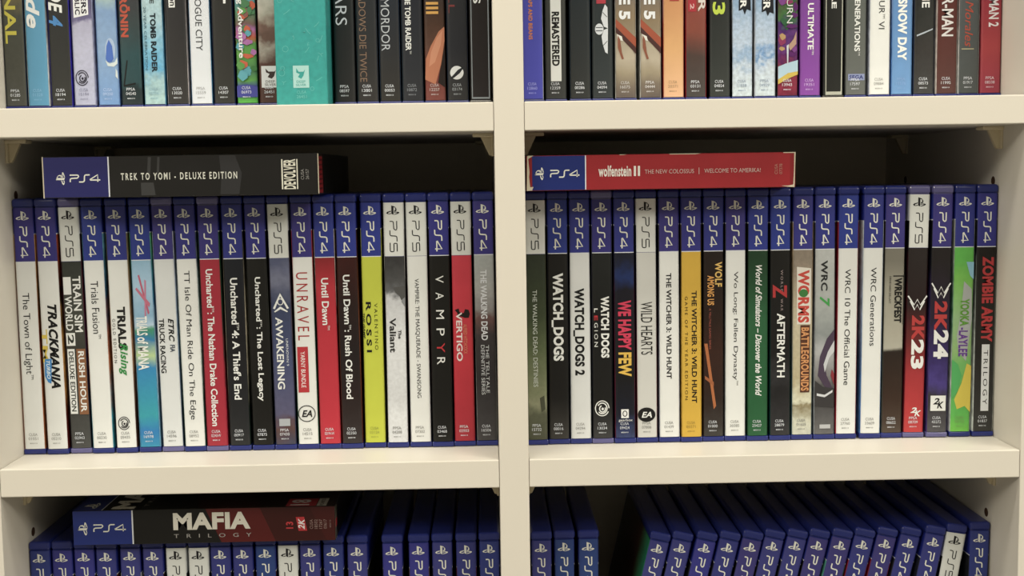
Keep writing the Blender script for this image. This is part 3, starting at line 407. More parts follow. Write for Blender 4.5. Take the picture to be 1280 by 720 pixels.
    ('TL', -284.5, 0, 4, 'b', 0, [[(0.022, '#3a3830'), (0.419, '#2c2c28')], 30, 0.05], '#3a30a0,#4a4090', None, [['t', 'RIDE', '#e6e1cc', 82.07, 108.04, 0.67, 9.31, 'Bi', 'title_lettering'], ['t', '4', '#4a86b4', 109.57, 116.73, 0.67, 9.31, 'Bi', 'title_lettering'], ['c', 'CUSA 18194', '#d8d6cc']], 'charcoal case with a blue slanted numeral, third from left on upper left shelf'),
    ('TL', -269.41, 0, 4, 'b', 0, [[(0.021, '#b0aeb8'), (0.238, '#b8b4bc'), (0.328, '#aca6b0'), (0.346, '#6c6480'), (0.418, '#5a5068')], 80, 0.08], '#a8a4b0,#8080a0', None, [['p', '#e8e4d8', [(1.6, 84.29), (11.17, 79.21), (11.17, 109.26), (1.6, 111.31)], 'printed_panel'], ['t', 'RIDERS', '#2a2430', 85.3, 108.75, 6.65, 10.11, 'B', 'title_lettering'], ['t', 'REPUBLIC', '#2a2430', 85.3, 109.26, 2.66, 5.85, 'B', 'title_lettering'], ['s', '#2c2830', 144.67, 154.99, 1.06, 9.58, 'publisher_logo'], ['c', 'CUSA 15194', '#8c8a96']], 'pale lilac case with black swirl, fourth from left on upper left shelf'),
    ('TL', -254.09, 0, 4, 'b', 0, [[(0.02, '#7094b8'), (0.237, '#88a2b8'), (0.372, '#7e9ab4'), (0.417, '#9ab0a8')], 60, 0.08], '#6a90c0,#303890', None, [['e', '#a8b8c4', 124.3, 139.72, 5.32, 11.97, 'cover_artwork'], ['p', '#d0d4c4', [(5.32, 138.69), (7.98, 140.75), (11.3, 139.72), (13.03, 136.63), (13.03, 140.75), (10.64, 142.81), (6.65, 142.29)], 'cover_artwork'], ['p', '#cdd0c0', [(11.7, 143.84), (12.77, 145.9), (13.03, 151.06), (11.44, 149.0)], 'cover_artwork'], ['p', '#4a6cae', [(7.98, 125.33), (9.98, 129.43), (10.64, 137.66), (9.31, 139.72), (6.65, 139.72), (5.59, 137.66), (6.38, 129.43)], 'cover_artwork'], ['c', 'CUSA 09200', '#b8c8d8']], 'sky blue case with small hooded figure, fifth from left on upper left shelf'),
    ('TL', -238.89, 0, 5, 'b', 0, [[(0.019, '#2c3432'), (0.079, '#24302e'), (0.097, '#2c4644'), (0.206, '#2c4a48'), (0.326, '#38423e'), (0.416, '#3c3a38')], 50, 0.08], '#202828,#101818', None, [['t', 'RŌNIN', '#b84a2c', 97.88, 123.97, 1.06, 7.45, 'h', 'title_lettering'], ['p', '#141a18', [(3.99, 138.88), (4.79, 138.88), (2.13, 155.39), (1.33, 155.39)], 'cover_artwork'], ['p', '#141a18', [(1.6, 154.88), (9.31, 153.33), (9.31, 154.36), (1.6, 155.91)], 'cover_artwork'], ['c', 'PPSA 04540', '#d8d6cc']], 'dark teal case with orange capitals, sixth from left on upper left shelf'),
    ('TL', -224.11, 0, 4, 'b', 0, [[(0.017, '#a8c4b4'), (0.084, '#9ab8b0'), (0.16, '#5ca4bc'), (0.235, '#7cb4c0'), (0.325, '#a4c0bc'), (0.415, '#a8c0b8')], 70, 0.2], '#4a90a8,#203848', None, [['t', 'RISE OF THE', '#1b1a18', 64.49, 102.64, 5.59, 8.25, 'b', 'title_lettering'], ['t', 'TOMB RAIDER', '#202c30', 108.78, 146.8, 5.32, 9.04, 'h', 'title_lettering'], ['t', '20 YEAR CELEBRATION', '#406068', 104.69, 145.26, 1.33, 2.93, '', 'title_lettering'], ['c', 'CUSA 05716', '#88a8a8']], 'icy cyan case with dark capitals, seventh from left on upper left shelf'),
    ('TL', -208.76, 0, 4, 'b', 0, [[(0.016, '#38342e'), (0.414, '#2c2a28')], 30, 0.05], '#c0b0a0,#302820,#504840', None, [['r', '#e6e1cc', 90.06, 105.38, 2.66, 6.65, 'printed_panel'], ['t', 'on', '#2c2a28', 98.23, 104.36, 3.46, 6.12, 'b', 'title_lettering'], ['c', 'CUSA 13020', '#d8d6cc']], 'dark brown-black case with white block at top, eighth from left on upper left shelf'),
    ('TL', -193.47, 0, 5, 'b', 0, '#dbd9ce', '#4080a0,#204058', None, [['t', 'ROGUE CITY', '#3a3a38', 96.36, 133.28, 3.99, 8.25, '', 'title_lettering'], ['c', 'PPSA 15559', '#a8a498']], 'white case with thin grey capitals, ninth from left on upper left shelf'),
    ('TL', -178.6, 0, 4, 'b', 0, [[(0.014, '#36342c'), (0.412, '#2c2a24')], 30, 0.05], '#202848,#181818', None, [['t', 'T', '#e6e1cc', 96.54, 103.19, 1.33, 9.31, 'B', 'title_lettering'], ['c', 'CUSA 14307', '#d8d6cc']], 'plain charcoal case between white and rainbow cases, tenth from left on upper left shelf'),
    ('TL', -163.82, 0, 4, 'b', 0, [[(0.013, '#50b030'), (0.037, '#60b840'), (0.055, '#4a4a88'), (0.085, '#4a4a88'), (0.11, '#5a9a38'), (0.14, '#4a7a4a'), (0.2, '#5c9a38'), (0.248, '#5a9440'), (0.273, '#c85a34'), (0.297, '#b06a9a'), (0.321, '#7a5a4c'), (0.366, '#5a8a5a'), (0.411, '#5a9a9a')], 40, 0.05], '#305028,#704060', None, [['p', '#5aa0a0', [(4.78, 105.83), (5.94, 103.2), (7.1, 103.07), (9.41, 104.74), (9.41, 106.9), (7.1, 108.75), (5.94, 107.52)], 'cover_artwork'], ['p', '#5aa0a0', [(3.54, 148.41), (4.94, 146.83), (6.34, 146.56), (9.13, 147.86), (9.13, 149.29), (6.34, 150.52), (4.94, 149.7)], 'cover_artwork'], ['p', '#3c7434', [(6.33, 121.71), (7.19, 118.29), (8.06, 118.43), (9.79, 119.88), (9.79, 122.1), (8.06, 124.0), (7.19, 122.73)], 'cover_artwork'], ['p', '#8a5a4c', [(7.7, 91.14), (8.58, 88.36), (9.45, 89.11), (11.21, 90.35), (11.21, 93.13), (9.45, 95.52), (8.58, 93.93)], 'cover_artwork'], ['p', '#5aa0a0', [(3.13, 146.29), (4.75, 142.64), (6.37, 142.75), (9.62, 144.55), (9.62, 147.23), (6.37, 149.52), (4.75, 147.99)], 'cover_artwork'], ['p', '#c85a34', [(3.53, 136.07), (5.48, 135.39), (7.43, 135.66), (11.32, 136.33), (11.32, 137.66), (7.43, 138.79), (5.48, 138.04)], 'cover_artwork'], ['p', '#c85a34', [(8.86, 104.17), (10.11, 101.83), (11.36, 101.41), (13.3, 103.39), (13.3, 105.59), (11.36, 107.48), (10.11, 106.22)], 'cover_artwork'], ['p', '#c85a34', [(4.58, 127.43), (5.79, 125.35), (6.99, 124.98), (9.41, 126.42), (9.41, 127.91), (6.99, 129.2), (5.79, 128.34)], 'cover_artwork'], ['p', '#3c7434', [(8.5, 144.75), (10.06, 143.54), (11.61, 143.5), (13.3, 144.52), (13.3, 145.9), (11.61, 147.08), (10.06, 146.29)], 'cover_artwork'], ['p', '#4a7a4a', [(0.0, 126.45), (1.32, 124.39), (2.65, 124.87), (5.72, 125.97), (5.72, 128.2), (2.65, 130.1), (1.32, 128.83)], 'cover_artwork'], ['p', '#8a5a4c', [(5.44, 121.01), (6.74, 119.25), (8.05, 119.59), (10.67, 120.46), (10.67, 122.16), (8.05, 123.62), (6.74, 122.65)], 'cover_artwork'], ['p', '#4a7a4a', [(5.72, 109.76), (7.54, 107.9), (9.37, 107.98), (13.02, 108.73), (13.02, 109.88), (9.37, 110.87), (7.54, 110.21)], 'cover_artwork'], ['p', '#b06a9a', [(3.38, 128.87), (5.27, 126.04), (7.16, 126.21), (10.95, 127.17), (10.95, 128.75), (7.16, 130.11), (5.27, 129.2)], 'cover_artwork'], ['p', '#5a9440', [(6.24, 95.03), (6.95, 93.83), (7.66, 94.02), (9.07, 94.85), (9.07, 96.27), (7.66, 97.49), (6.95, 96.68)], 'cover_artwork'], ['p', '#b06a9a', [(9.27, 135.26), (10.38, 132.47), (11.5, 132.59), (13.3, 133.7), (13.3, 135.44), (11.5, 136.92), (10.38, 135.93)], 'cover_artwork'], ['p', '#4a7a4a', [(3.81, 119.0), (5.33, 117.36), (6.85, 116.78), (9.9, 118.89), (9.9, 121.04), (6.85, 122.89), (5.33, 121.66)], 'cover_artwork'], ['p', '#c85a34', [(1.32, 142.11), (2.83, 139.52), (4.34, 139.85), (7.36, 141.22), (7.36, 143.6), (4.34, 145.63), (2.83, 144.28)], 'cover_artwork'], ['p', '#c85a34', [(1.59, 108.82), (3.31, 106.55), (5.02, 106.36), (8.45, 108.58), (8.45, 111.43), (5.02, 113.87), (3.31, 112.24)], 'cover_artwork'], ['p', '#5aa0a0', [(0.0, 131.63), (1.1, 128.57), (2.2, 128.46), (5.2, 129.95), (5.2, 131.87), (2.2, 133.52), (1.1, 132.42)], 'cover_artwork'], ['p', '#8a5a4c', [(3.65, 109.22), (5.1, 105.08), (6.54, 105.48), (9.44, 107.07), (9.44, 109.86), (6.54, 112.25), (5.1, 110.66)], 'cover_artwork'], ['p', '#c85a34', [(5.41, 120.08), (6.5, 117.57), (7.59, 117.23), (9.77, 118.81), (9.77, 120.54), (7.59, 122.03), (6.5, 121.04)], 'cover_artwork'], ['p', '#4a7a4a', [(7.95, 107.71), (8.75, 104.44), (9.55, 104.97), (11.16, 106.24), (11.16, 108.78), (9.55, 110.95), (8.75, 109.5)], 'cover_artwork'], ['p', '#5aa0a0', [(6.16, 122.21), (7.18, 120.43), (8.2, 120.24), (10.25, 121.62), (10.25, 123.29), (8.2, 124.72), (7.18, 123.77)], 'cover_artwork'], ['p', '#5a9440', [(2.63, 97.67), (3.74, 94.1), (4.85, 93.43), (7.07, 95.93), (7.07, 98.5), (4.85, 100.7), (3.74, 99.23)], 'cover_artwork'], ['p', '#c85a34', [(7.19, 95.08), (8.14, 93.26), (9.1, 93.71), (11.01, 94.75), (11.01, 96.84), (9.1, 98.63), (8.14, 97.44)], 'cover_artwork'], ['p', '#b06a9a', [(0.05, 124.97), (1.79, 121.27), (3.52, 121.5), (7.0, 123.12), (7.0, 125.71), (3.52, 127.93), (1.79, 126.45)], 'cover_artwork'], ['p', '#5a9440', [(0.0, 142.86), (1.23, 140.83), (2.46, 140.47), (5.44, 142.37), (5.44, 144.52), (2.46, 146.36), (1.23, 145.13)], 'cover_artwork'], ['p', '#5a9440', [(2.66, 106.83), (3.88, 105.69), (5.1, 105.78), (7.54, 106.99), (7.54, 108.82), (5.1, 110.39), (3.88, 109.34)], 'cover_artwork'], ['p', '#4a7a4a', [(2.88, 103.1), (4.65, 100.73), (6.42, 100.17), (9.97, 102.29), (9.97, 104.48), (6.42, 106.36), (4.65, 105.11)], 'cover_artwork'], ['p', '#5aa0a0', [(0.53, 150.17), (2.18, 146.69), (3.84, 146.0), (7.15, 148.55), (7.15, 151.15), (3.84, 153.38), (2.18, 151.89)], 'cover_artwork'], ['p', '#46468a', [(0.0, 156.39), (6.65, 155.36), (13.3, 156.91), (13.3, 163.65), (0.0, 163.65)], 'cover_artwork'], ['t', 'ing Adventure', '#e6e1cc', 95.18, 138.3, 1.06, 5.59, 'b', 'title_lettering'], ['c', 'CUSA 06973', '#d8d6cc']], 'rainbow case with white rounded title, eleventh from left on upper left shelf'),
    ('TL', -149.04, 0, 4, 'b', 0, [[(0.012, '#4c3228'), (0.169, '#5c3c30'), (0.229, '#a89c84'), (0.26, '#6a4c3c'), (0.308, '#7a5a48'), (0.35, '#b0a488'), (0.41, '#c4baa0')], 50, 0.15], '#604030,#302018', None, [['r', '#dcd6c6', 143.63, 157.6, 1.33, 12.63, 'publisher_logo'], ['p', '#40302a', [(3.99, 145.18), (5.99, 147.25), (9.98, 147.25), (10.91, 146.21), (9.58, 150.35), (7.98, 151.9), (5.32, 150.87), (6.65, 148.8), (4.39, 147.77)], 'publisher_logo'], ['u', 'DEEP', '#40302a', 152.94, 154.49, 3.99, 9.98, '', 'publisher_logo'], ['u', 'SILVER', '#40302a', 155.01, 156.57, 3.33, 10.64, '', 'publisher_logo'], ['c', 'CUSA 26451', '#d8d6cc']], 'narrow brown desert-art case left of the teal box, twelfth from left on upper left shelf'),
    ('TL', -99.79, 0, 5, 'b', 0, [[(0.008, '#2e2c28'), (0.406, '#242826')], 30, 0.05], '#202422,#403028', None, [['t', 'WARS', '#c8c8c0', 82.12, 117.97, 1.33, 8.78, 'l', 'title_lettering'], ['c', 'PPSA 08597', '#d8d6cc']], 'black case with thin angular letters, right of the teal box, upper left shelf'),
    ('TL', -85.01, 0, 4, 'b', 0, [[(0.006, '#36322c'), (0.405, '#2a2c2c')], 30, 0.05], '#303840,#181818', None, [['t', 'SHADOWS DIE TWICE', '#8c6c50', 91.48, 154.83, 1.86, 6.38, 'l', 'title_lettering'], ['c', 'CUSA 13801', '#d8d6cc']], 'black case with thin bronze capitals, fifteenth from left on upper left shelf'),
    ('TL', -70.23, 0, 4, 'b', 0, [[(0.005, '#343028'), (0.404, '#262a2e')], 30, 0.05], '#304458,#181818', None, [['t', 'MORDOR', '#b8b8b0', 101.37, 134.83, 1.33, 6.92, 'l', 'title_lettering'], ['c', 'CUSA 00053', '#d8d6cc']], 'black case with thin silver rounded capitals, sixteenth from left on upper left shelf'),
    ('TL', -55.45, 0, 4, 'b', 0, [[(0.004, '#303030'), (0.403, '#24262a')], 30, 0.05], '#303840,#181818', None, [['t', 'THE TOMB RAIDER™', '#e6e1cc', 97.44, 137.08, 2.39, 6.12, 'b', 'title_lettering'], ['c', 'CUSA 10872', '#8c8c88']], 'black case with plain white capitals, seventeenth from left on upper left shelf'),
    ('TL', -40.65, 0, 4, 'b', 0, [[(0.003, '#7c4438'), (0.115, '#7a3a2c'), (0.221, '#5a3a2a'), (0.312, '#4a3020'), (0.402, '#3a2c24')], 50, 0.1], '#302018,#181010', None, [['p', '#b87048', [(13.03, 119.72), (9.31, 122.81), (3.99, 132.1), (0.67, 140.38), (0.0, 153.86), (6.65, 156.98), (10.64, 143.49), (13.03, 129.0)], 'cover_artwork'], ['p', '#c8845a', [(11.97, 121.78), (7.98, 126.94), (3.99, 136.24), (2.66, 145.56), (6.65, 142.45), (10.64, 131.07)], 'cover_artwork'], ['p', '#241a16', [(13.03, 133.14), (10.64, 143.49), (8.25, 155.94), (13.03, 159.05)], 'cover_artwork'], ['t', 'III', '#d49a3c', 103.78, 111.48, 1.33, 9.31, 'b', 'title_lettering'], ['c', 'CUSA 12257', '#c8b8a8']], 'case with orange hand artwork and gold numeral, eighteenth from left on upper left shelf'),
    ('TL', -25.87, 0, 4, 'b', 0, [[(0.002, '#363430'), (0.22, '#28282a'), (0.401, '#2a2a2a')], 30, 0.05], '#303848,#181818', None, [['t', 'LL', '#7c3430', 99.33, 111.14, 1.33, 5.32, '', 'title_lettering'], ['e', '#dcd8c8', 145.23, 154.05, 1.6, 10.37, 'publisher_logo'], ['p', '#28282a', [(1.33, 153.53), (6.65, 147.82), (11.3, 145.23), (7.98, 149.9), (3.99, 153.01)], 'publisher_logo'], ['c', 'CUSA 03174', '#a8a8a0']], 'black case with round white feather emblem, nineteenth from left on upper left shelf'),
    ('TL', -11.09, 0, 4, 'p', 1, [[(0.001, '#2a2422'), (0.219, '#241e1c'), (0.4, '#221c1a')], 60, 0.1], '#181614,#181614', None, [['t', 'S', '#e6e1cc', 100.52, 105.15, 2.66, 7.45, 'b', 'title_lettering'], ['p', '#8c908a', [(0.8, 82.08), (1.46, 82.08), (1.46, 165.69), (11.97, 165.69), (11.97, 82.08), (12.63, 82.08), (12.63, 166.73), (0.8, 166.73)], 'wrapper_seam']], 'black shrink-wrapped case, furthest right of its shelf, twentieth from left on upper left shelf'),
    ('TR', 23.54, 0, 4, 'b', 0, [[(-0.002, '#4c4ca4'), (0.398, '#4a4aa0')], 20, 0.02], '#d8d8c8,#203860,#3a6a90', None, [['t', 'CAPS AND BEANS', '#d07830', 99.39, 128.76, 3.99, 6.65, 'B', 'title_lettering'], ['c', 'CUSA 12860', '#a8a8d8']], 'violet-blue case with small orange lettering, first from left on upper right shelf'),
    ('TR', 38.76, 0, 4, 'b', 0, [[(-0.003, '#3a3a34'), (0.397, '#3c3c34')], 30, 0.04], '#404038,#202020', None, [['r', '#dcd8c4', 72.41, 155.94, 3.19, 10.11, 'printed_panel'], ['t', 'REMASTERED', '#1e1e1a', 110.88, 146.06, 3.99, 9.04, 'h', 'title_lettering'], ['c', 'CUSA 12359', '#d8d6cc']], 'charcoal case with white panel and black capitals, second from left on upper right shelf'),
    ('TR', 54.77, 0, 4, 'b', 0, [[(-0.005, '#34342e'), (0.396, '#242a2a')], 30, 0.04], '#283840,#202020', None, [['c', 'CUSA 00286', '#d8d6cc']], 'plain near-black case left of the winged-emblem one, third from left on upper right shelf'),
    ('TR', 69.55, 0, 4, 'b', 0, [[(-0.006, '#363a36'), (0.395, '#2a302e')], 30, 0.04], '#303838,#302020', None, [['r', '#b03038', 98.38, 106.1, 2.66, 8.78, 'printed_panel'], ['p', '#d0cfc4', [(8.25, 106.61), (9.84, 108.67), (10.11, 122.09), (7.45, 121.06), (5.59, 115.89), (6.65, 110.73)], 'emblem'], ['p', '#d0cfc4', [(10.11, 122.09), (9.84, 138.67), (8.25, 137.63), (6.65, 132.44), (5.85, 127.26), (7.45, 123.13)], 'emblem'], ['e', '#d0cfc4', 118.99, 126.23, 1.6, 7.18, 'emblem'], ['k', '#2a302e', [(2.13, 121.58), (6.65, 121.58)], 'emblem', 0.5], ['k', '#2a302e', [(2.13, 123.64), (6.65, 123.64)], 'emblem', 0.5], ['k', '#2a302e', [(6.65, 111.77), (9.58, 114.86)], 'emblem', 0.35], ['k', '#2a302e', [(6.65, 133.48), (9.58, 130.37)], 'emblem', 0.35], ['c', 'CUSA 04094', '#d8d6cc']], 'near-black case with white winged emblem, fourth from left on upper right shelf'),
    ('TR', 84.7, 0, 4, 'b', 0, [[(-0.007, '#5a4e44'), (0.075, '#7a6a54'), (0.121, '#9a8a68'), (0.167, '#b4a484'), (0.236, '#a89878'), (0.273, '#8c7c5c'), (0.327, '#8a7450'), (0.394, '#7a6a54')], 30, 0.06], '#c8c0a8,#403020', None, [['p', '#a04c2c', [(0.0, 116.08), (0.0, 121.24), (13.3, 134.71), (13.3, 128.49)], 'cover_artwork'], ['p', '#4a2c26', [(0.0, 121.24), (0.0, 124.86), (13.3, 138.86), (13.3, 134.71)], 'cover_artwork'], ['p', '#ddd6bc', [(0.67, 125.9), (3.99, 127.45), (4.79, 130.56), (1.33, 129.52)], 'cover_artwork'], ['t', 'ELITE 5', '#e4e0d0', 78.02, 116.59, 2.13, 9.58, 'h', 'title_lettering'], ['p', '#8a5034', [(1.33, 126.42), (2.93, 129.52), (3.99, 137.82), (5.32, 141.97), (3.99, 142.49), (2.39, 137.82), (1.33, 134.71)], 'cover_artwork'], ['c', 'CUSA 16075', '#c8c0b0']], 'tan case with white numeral 5, left one of the matching pair, upper right shelf'),
    ('TR', 101.05, 0, 5, 'b', 0, [[(-0.008, '#5a4e44'), (0.074, '#7a6a54'), (0.12, '#9a8a68'), (0.165, '#b4a484'), (0.235, '#a89878'), (0.272, '#8c7c5c'), (0.326, '#8a7450'), (0.392, '#7a6a54')], 30, 0.06], '#c8c0a8,#403020', None, [['p', '#a04c2c', [(0.0, 116.27), (0.0, 121.44), (13.3, 134.91), (13.3, 128.69)], 'cover_artwork'], ['p', '#4a2c26', [(0.0, 121.44), (0.0, 125.06), (13.3, 139.06), (13.3, 134.91)], 'cover_artwork'], ['p', '#ddd6bc', [(0.67, 126.1), (3.99, 127.65), (4.79, 130.76), (1.33, 129.73)], 'cover_artwork'], ['t', 'ELITE 5', '#e4e0d0', 78.2, 116.79, 2.13, 9.58, 'h', 'title_lettering'], ['p', '#8a5034', [(1.33, 126.62), (2.93, 129.73), (3.99, 138.03), (5.32, 142.18), (3.99, 142.7), (2.39, 138.03), (1.33, 134.91)], 'cover_artwork'], ['c', 'PPSA 04444', '#d8d0c0']], 'tan case with white numeral 5, right one of the matching pair, upper right shelf'),
    ('TR', 116.19, 0, 4, 'b', 0, [[(-0.01, '#e0ac78'), (0.21, '#d8a05c'), (0.391, '#c8884c')], 20, 0.04], '#a02020,#d8c8b8', None, [['r', '#b03028', 97.89, 105.1, 3.99, 10.11, 'printed_panel'], ['c', 'CUSA 20371', '#a88858']], 'peach orange case, seventh from left on upper right shelf'),
    ('TR', 131.18, 0, 5, 'b', 0, [[(-0.011, '#48443c'), (0.178, '#4c3a30'), (0.269, '#84422e'), (0.39, '#8a4030')], 40, 0.06], '#c02028,#404038', None, [['r', '#a8282c', 93.94, 111.98, 1.33, 6.65, 'printed_panel'], ['t', '3 2', '#d8a898', 101.15, 110.43, 2.66, 5.32, 'b', 'title_lettering'], ['t', 'ER', '#d8c8b0', 98.06, 111.98, 7.98, 12.63, 'b', 'title_lettering'], ['c', 'PPSA 03131', '#d8d6cc']], 'brown case with red block at its top, eighth from left on upper right shelf'),
    ('TR', 146.98, 0, 4, 'b', 0, [[(-0.012, '#3a3c34'), (0.389, '#262824')], 30, 0.04], '#181818,#303030', None, [['t', '3', '#b8c81c', 105.97, 114.24, 1.6, 9.84, 'B', 'title_lettering'], ['c', 'CUSA 04854', '#d8d6cc']], 'charcoal case with yellow-green numeral 3, ninth from left on upper right shelf'),
    ('TR', 161.92, 0, 4, 'b', 0, [[(-0.013, '#c8d0c4'), (0.115, '#c0c8c4'), (0.176, '#90a8b8'), (0.222, '#b4c0c4'), (0.298, '#a8b8c0'), (0.388, '#8ca4b4')], 90, 0.2], '#181818,#c8c8c0,#3a4a60', None, [['p', '#1a1c20', [(3.99, 89.15), (11.3, 89.15), (11.97, 111.83), (9.31, 110.8), (7.98, 114.42), (6.65, 110.8), (3.99, 111.83)], 'printed_panel'], ['t', 'ER', '#e6e1cc', 100.47, 110.28, 5.05, 9.04, 'B', 'title_lettering'], ['c', 'CUSA 11838', '#8c98a0']], 'snowy pale blue case, left one of the matching pair, upper right shelf'),
    ('TR', 176.86, 0, 5, 'b', 0, [[(-0.014, '#c8d0c4'), (0.114, '#c0c8c4'), (0.145, '#b4c0c4'), (0.169, '#6a90b0'), (0.221, '#b4c0c4'), (0.297, '#a8b8c0'), (0.387, '#8ca4b4')], 90, 0.2], '#c8c8c0,#8090a0', None, [['p', '#1a1c20', [(3.99, 89.31), (11.3, 89.31), (11.97, 114.08), (9.31, 113.04), (7.98, 115.63), (6.65, 112.01), (3.99, 113.04)], 'printed_panel'], ['t', 'ER', '#e6e1cc', 101.68, 111.49, 5.05, 9.58, 'B', 'title_lettering'], ['c', 'PPSA 04929', '#8c98a0']], 'snowy pale blue case, right one of the matching pair, upper right shelf'),
    ('TR', 191.64, 0, 4, 'b', 0, [[(-0.016, '#6a1c30'), (0.076, '#8a2438'), (0.101, '#8a3040'), (0.156, '#5a1c50'), (0.204, '#6a3470'), (0.28, '#44205a'), (0.326, '#3c6a30'), (0.386, '#4c4a30')], 80, 0.2], '#202020,#501840', None, [['p', '#5a1c5a', [(9.66, 109.1), (10.49, 107.16), (11.32, 106.74), (12.99, 108.84), (12.99, 111.21), (11.32, 113.23), (10.49, 111.88)], 'cover_artwork'], ['p', '#2c5a34', [(4.24, 122.3), (4.94, 120.05), (5.65, 120.4), (7.06, 121.46), (7.06, 123.44), (5.65, 125.13), (4.94, 124.0)], 'cover_artwork'], ['p', '#b08a50', [(0.55, 136.83), (1.52, 135.5), (2.5, 135.51), (4.45, 136.3), (4.45, 137.43), (2.5, 138.4), (1.52, 137.76)], 'cover_artwork'], ['p', '#5a1c5a', [(5.84, 140.16), (7.39, 138.95), (8.93, 138.71), (12.03, 139.85), (12.03, 141.12), (8.93, 142.21), (7.39, 141.49)], 'cover_artwork'], ['p', '#8a2c50', [(0.23, 105.4), (1.21, 103.15), (2.18, 103.09), (4.14, 104.04), (4.14, 105.28), (2.18, 106.34), (1.21, 105.63)], 'cover_artwork'], ['p', '#7a3a78', [(0.0, 105.37), (1.12, 103.85), (2.25, 103.44), (6.09, 105.25), (6.09, 107.22), (2.25, 108.91), (1.12, 107.78)], 'cover_artwork'], ['p', '#2c5a34', [(4.99, 119.32), (6.25, 117.68), (7.5, 117.36), (10.02, 119.18), (10.02, 121.28), (7.5, 123.08), (6.25, 121.88)], 'cover_artwork'], ['p', '#2c5a34', [(5.37, 104.13), (6.97, 100.92), (8.57, 101.4), (11.77, 102.92), (11.77, 105.72), (8.57, 108.12), (6.97, 106.52)], 'cover_artwork'], ['p', '#8a2c50', [(4.25, 107.31), (5.6, 105.07), (6.94, 105.03), (9.63, 105.93), (9.63, 107.15), (6.94, 108.19), (5.6, 107.49)], 'cover_artwork'], ['p', '#5a1c5a', [(8.66, 114.92), (9.71, 113.39), (10.77, 113.49), (12.89, 114.45), (12.89, 115.93), (10.77, 117.21), (9.71, 116.36)], 'cover_artwork'], ['p', '#7a3a78', [(8.81, 137.86), (9.71, 134.89), (10.61, 134.52), (12.4, 136.18), (12.4, 137.99), (10.61, 139.55), (9.71, 138.51)], 'cover_artwork'], ['p', '#2c5a34', [(9.67, 100.6), (10.55, 99.44), (11.43, 99.69), (13.19, 100.37), (13.19, 101.66), (11.43, 102.77), (10.55, 102.03)], 'cover_artwork'], ['p', '#2c5a34', [(1.52, 118.28), (2.73, 116.99), (3.94, 117.45), (6.36, 118.34), (6.36, 120.24), (3.94, 121.87), (2.73, 120.78)], 'cover_artwork'], ['p', '#8a2c50', [(0.0, 131.41), (0.97, 128.87), (1.94, 128.43), (5.03, 130.64), (5.03, 133.12), (1.94, 135.25), (0.97, 133.83)], 'cover_artwork'], ['p', '#5a1c5a', [(4.82, 123.1), (6.79, 120.87), (8.75, 120.98), (12.69, 121.73), (12.69, 122.93), (8.75, 123.96), (6.79, 123.28)], 'cover_artwork'], ['p', '#b08a50', [(0.69, 128.05), (1.75, 127.16), (2.82, 126.84), (4.94, 128.36), (4.94, 130.05), (2.82, 131.49), (1.75, 130.53)], 'cover_artwork'], ['p', '#a8c0c0', [(0.0, 148.55), (5.32, 146.46), (13.03, 144.38), (13.03, 151.68), (6.65, 154.81), (0.0, 156.9)], 'cover_artwork'], ['p', '#c8a830', [(0.0, 156.9), (6.65, 152.72), (13.03, 151.68), (13.03, 153.77), (6.65, 156.38), (0.0, 160.04)], 'cover_artwork'], ['t', 'SATURN', '#d8d4c0', 90.51, 120.47, 5.59, 9.58, 'l', 'title_lettering'], ['p', '#b08a6a', [(6.65, 135.01), (9.98, 130.85), (11.97, 125.66), (11.97, 133.97), (7.98, 138.13)], 'cover_artwork'], ['p', '#c8c8c0', [(5.59, 135.01), (6.92, 133.97), (6.65, 146.46), (5.99, 147.51)], 'cover_artwork'], ['c', 'CUSA 13943', '#d8d6cc']], 'purple and gold painted case with thin white letters, twelfth from left on upper right shelf'),
    ('TR', 206.53, 0, 4, 'b', 0, [[(-0.017, '#8a4494'), (0.385, '#7c3c88')], 20, 0.02], '#703080,#301838', None, [['t', ': ULTIMATE™', '#e6e1cc', 104.09, 140.92, 4.79, 8.78, 'b', 'title_lettering'], ['c', 'CUSA 19351', '#d0a8d0']], 'bright purple case with white capitals, thirteenth from left on upper right shelf'),
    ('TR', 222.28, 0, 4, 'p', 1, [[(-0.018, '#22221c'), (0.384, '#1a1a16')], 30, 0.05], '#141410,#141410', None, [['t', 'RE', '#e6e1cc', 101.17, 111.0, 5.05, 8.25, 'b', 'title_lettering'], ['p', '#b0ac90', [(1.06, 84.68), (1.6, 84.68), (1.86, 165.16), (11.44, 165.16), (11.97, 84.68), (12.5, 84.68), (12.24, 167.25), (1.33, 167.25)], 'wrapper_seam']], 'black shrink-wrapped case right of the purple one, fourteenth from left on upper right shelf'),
    ('TR', 237.06, 0, 5, 'b', 0, [[(-0.019, '#66665a'), (0.383, '#5a5c50')], 30, 0.04], '#505048,#303030', None, [['t', 'GENERATIONS™', '#e6e1cc', 101.34, 141.83, 5.32, 9.04, 'b', 'title_lettering'], ['r', '#8a90a8', 153.84, 158.02, 1.33, 12.24, 'publisher_logo'], ['u', 'SEGA', '#2c3468', 154.62, 157.24, 2.13, 11.44, 'B', 'publisher_logo'], ['c', 'PPSA 17597', '#d8d6cc']], 'grey-green case with white capitals, fifteenth from left on upper right shelf'),
    ('TR', 252.77, 0, 4, 'b', 0, '#e6e1cc', '#c0c0c0,#3a4a60', None, [['t', 'OUR™ VI', '#35342e', 101.01, 124.85, 5.59, 9.58, '', 'title_lettering'], ['c', 'CUSA 09884', '#a09c8c']], 'cream white case with thin black lettering, sixteenth from left on upper right shelf'),
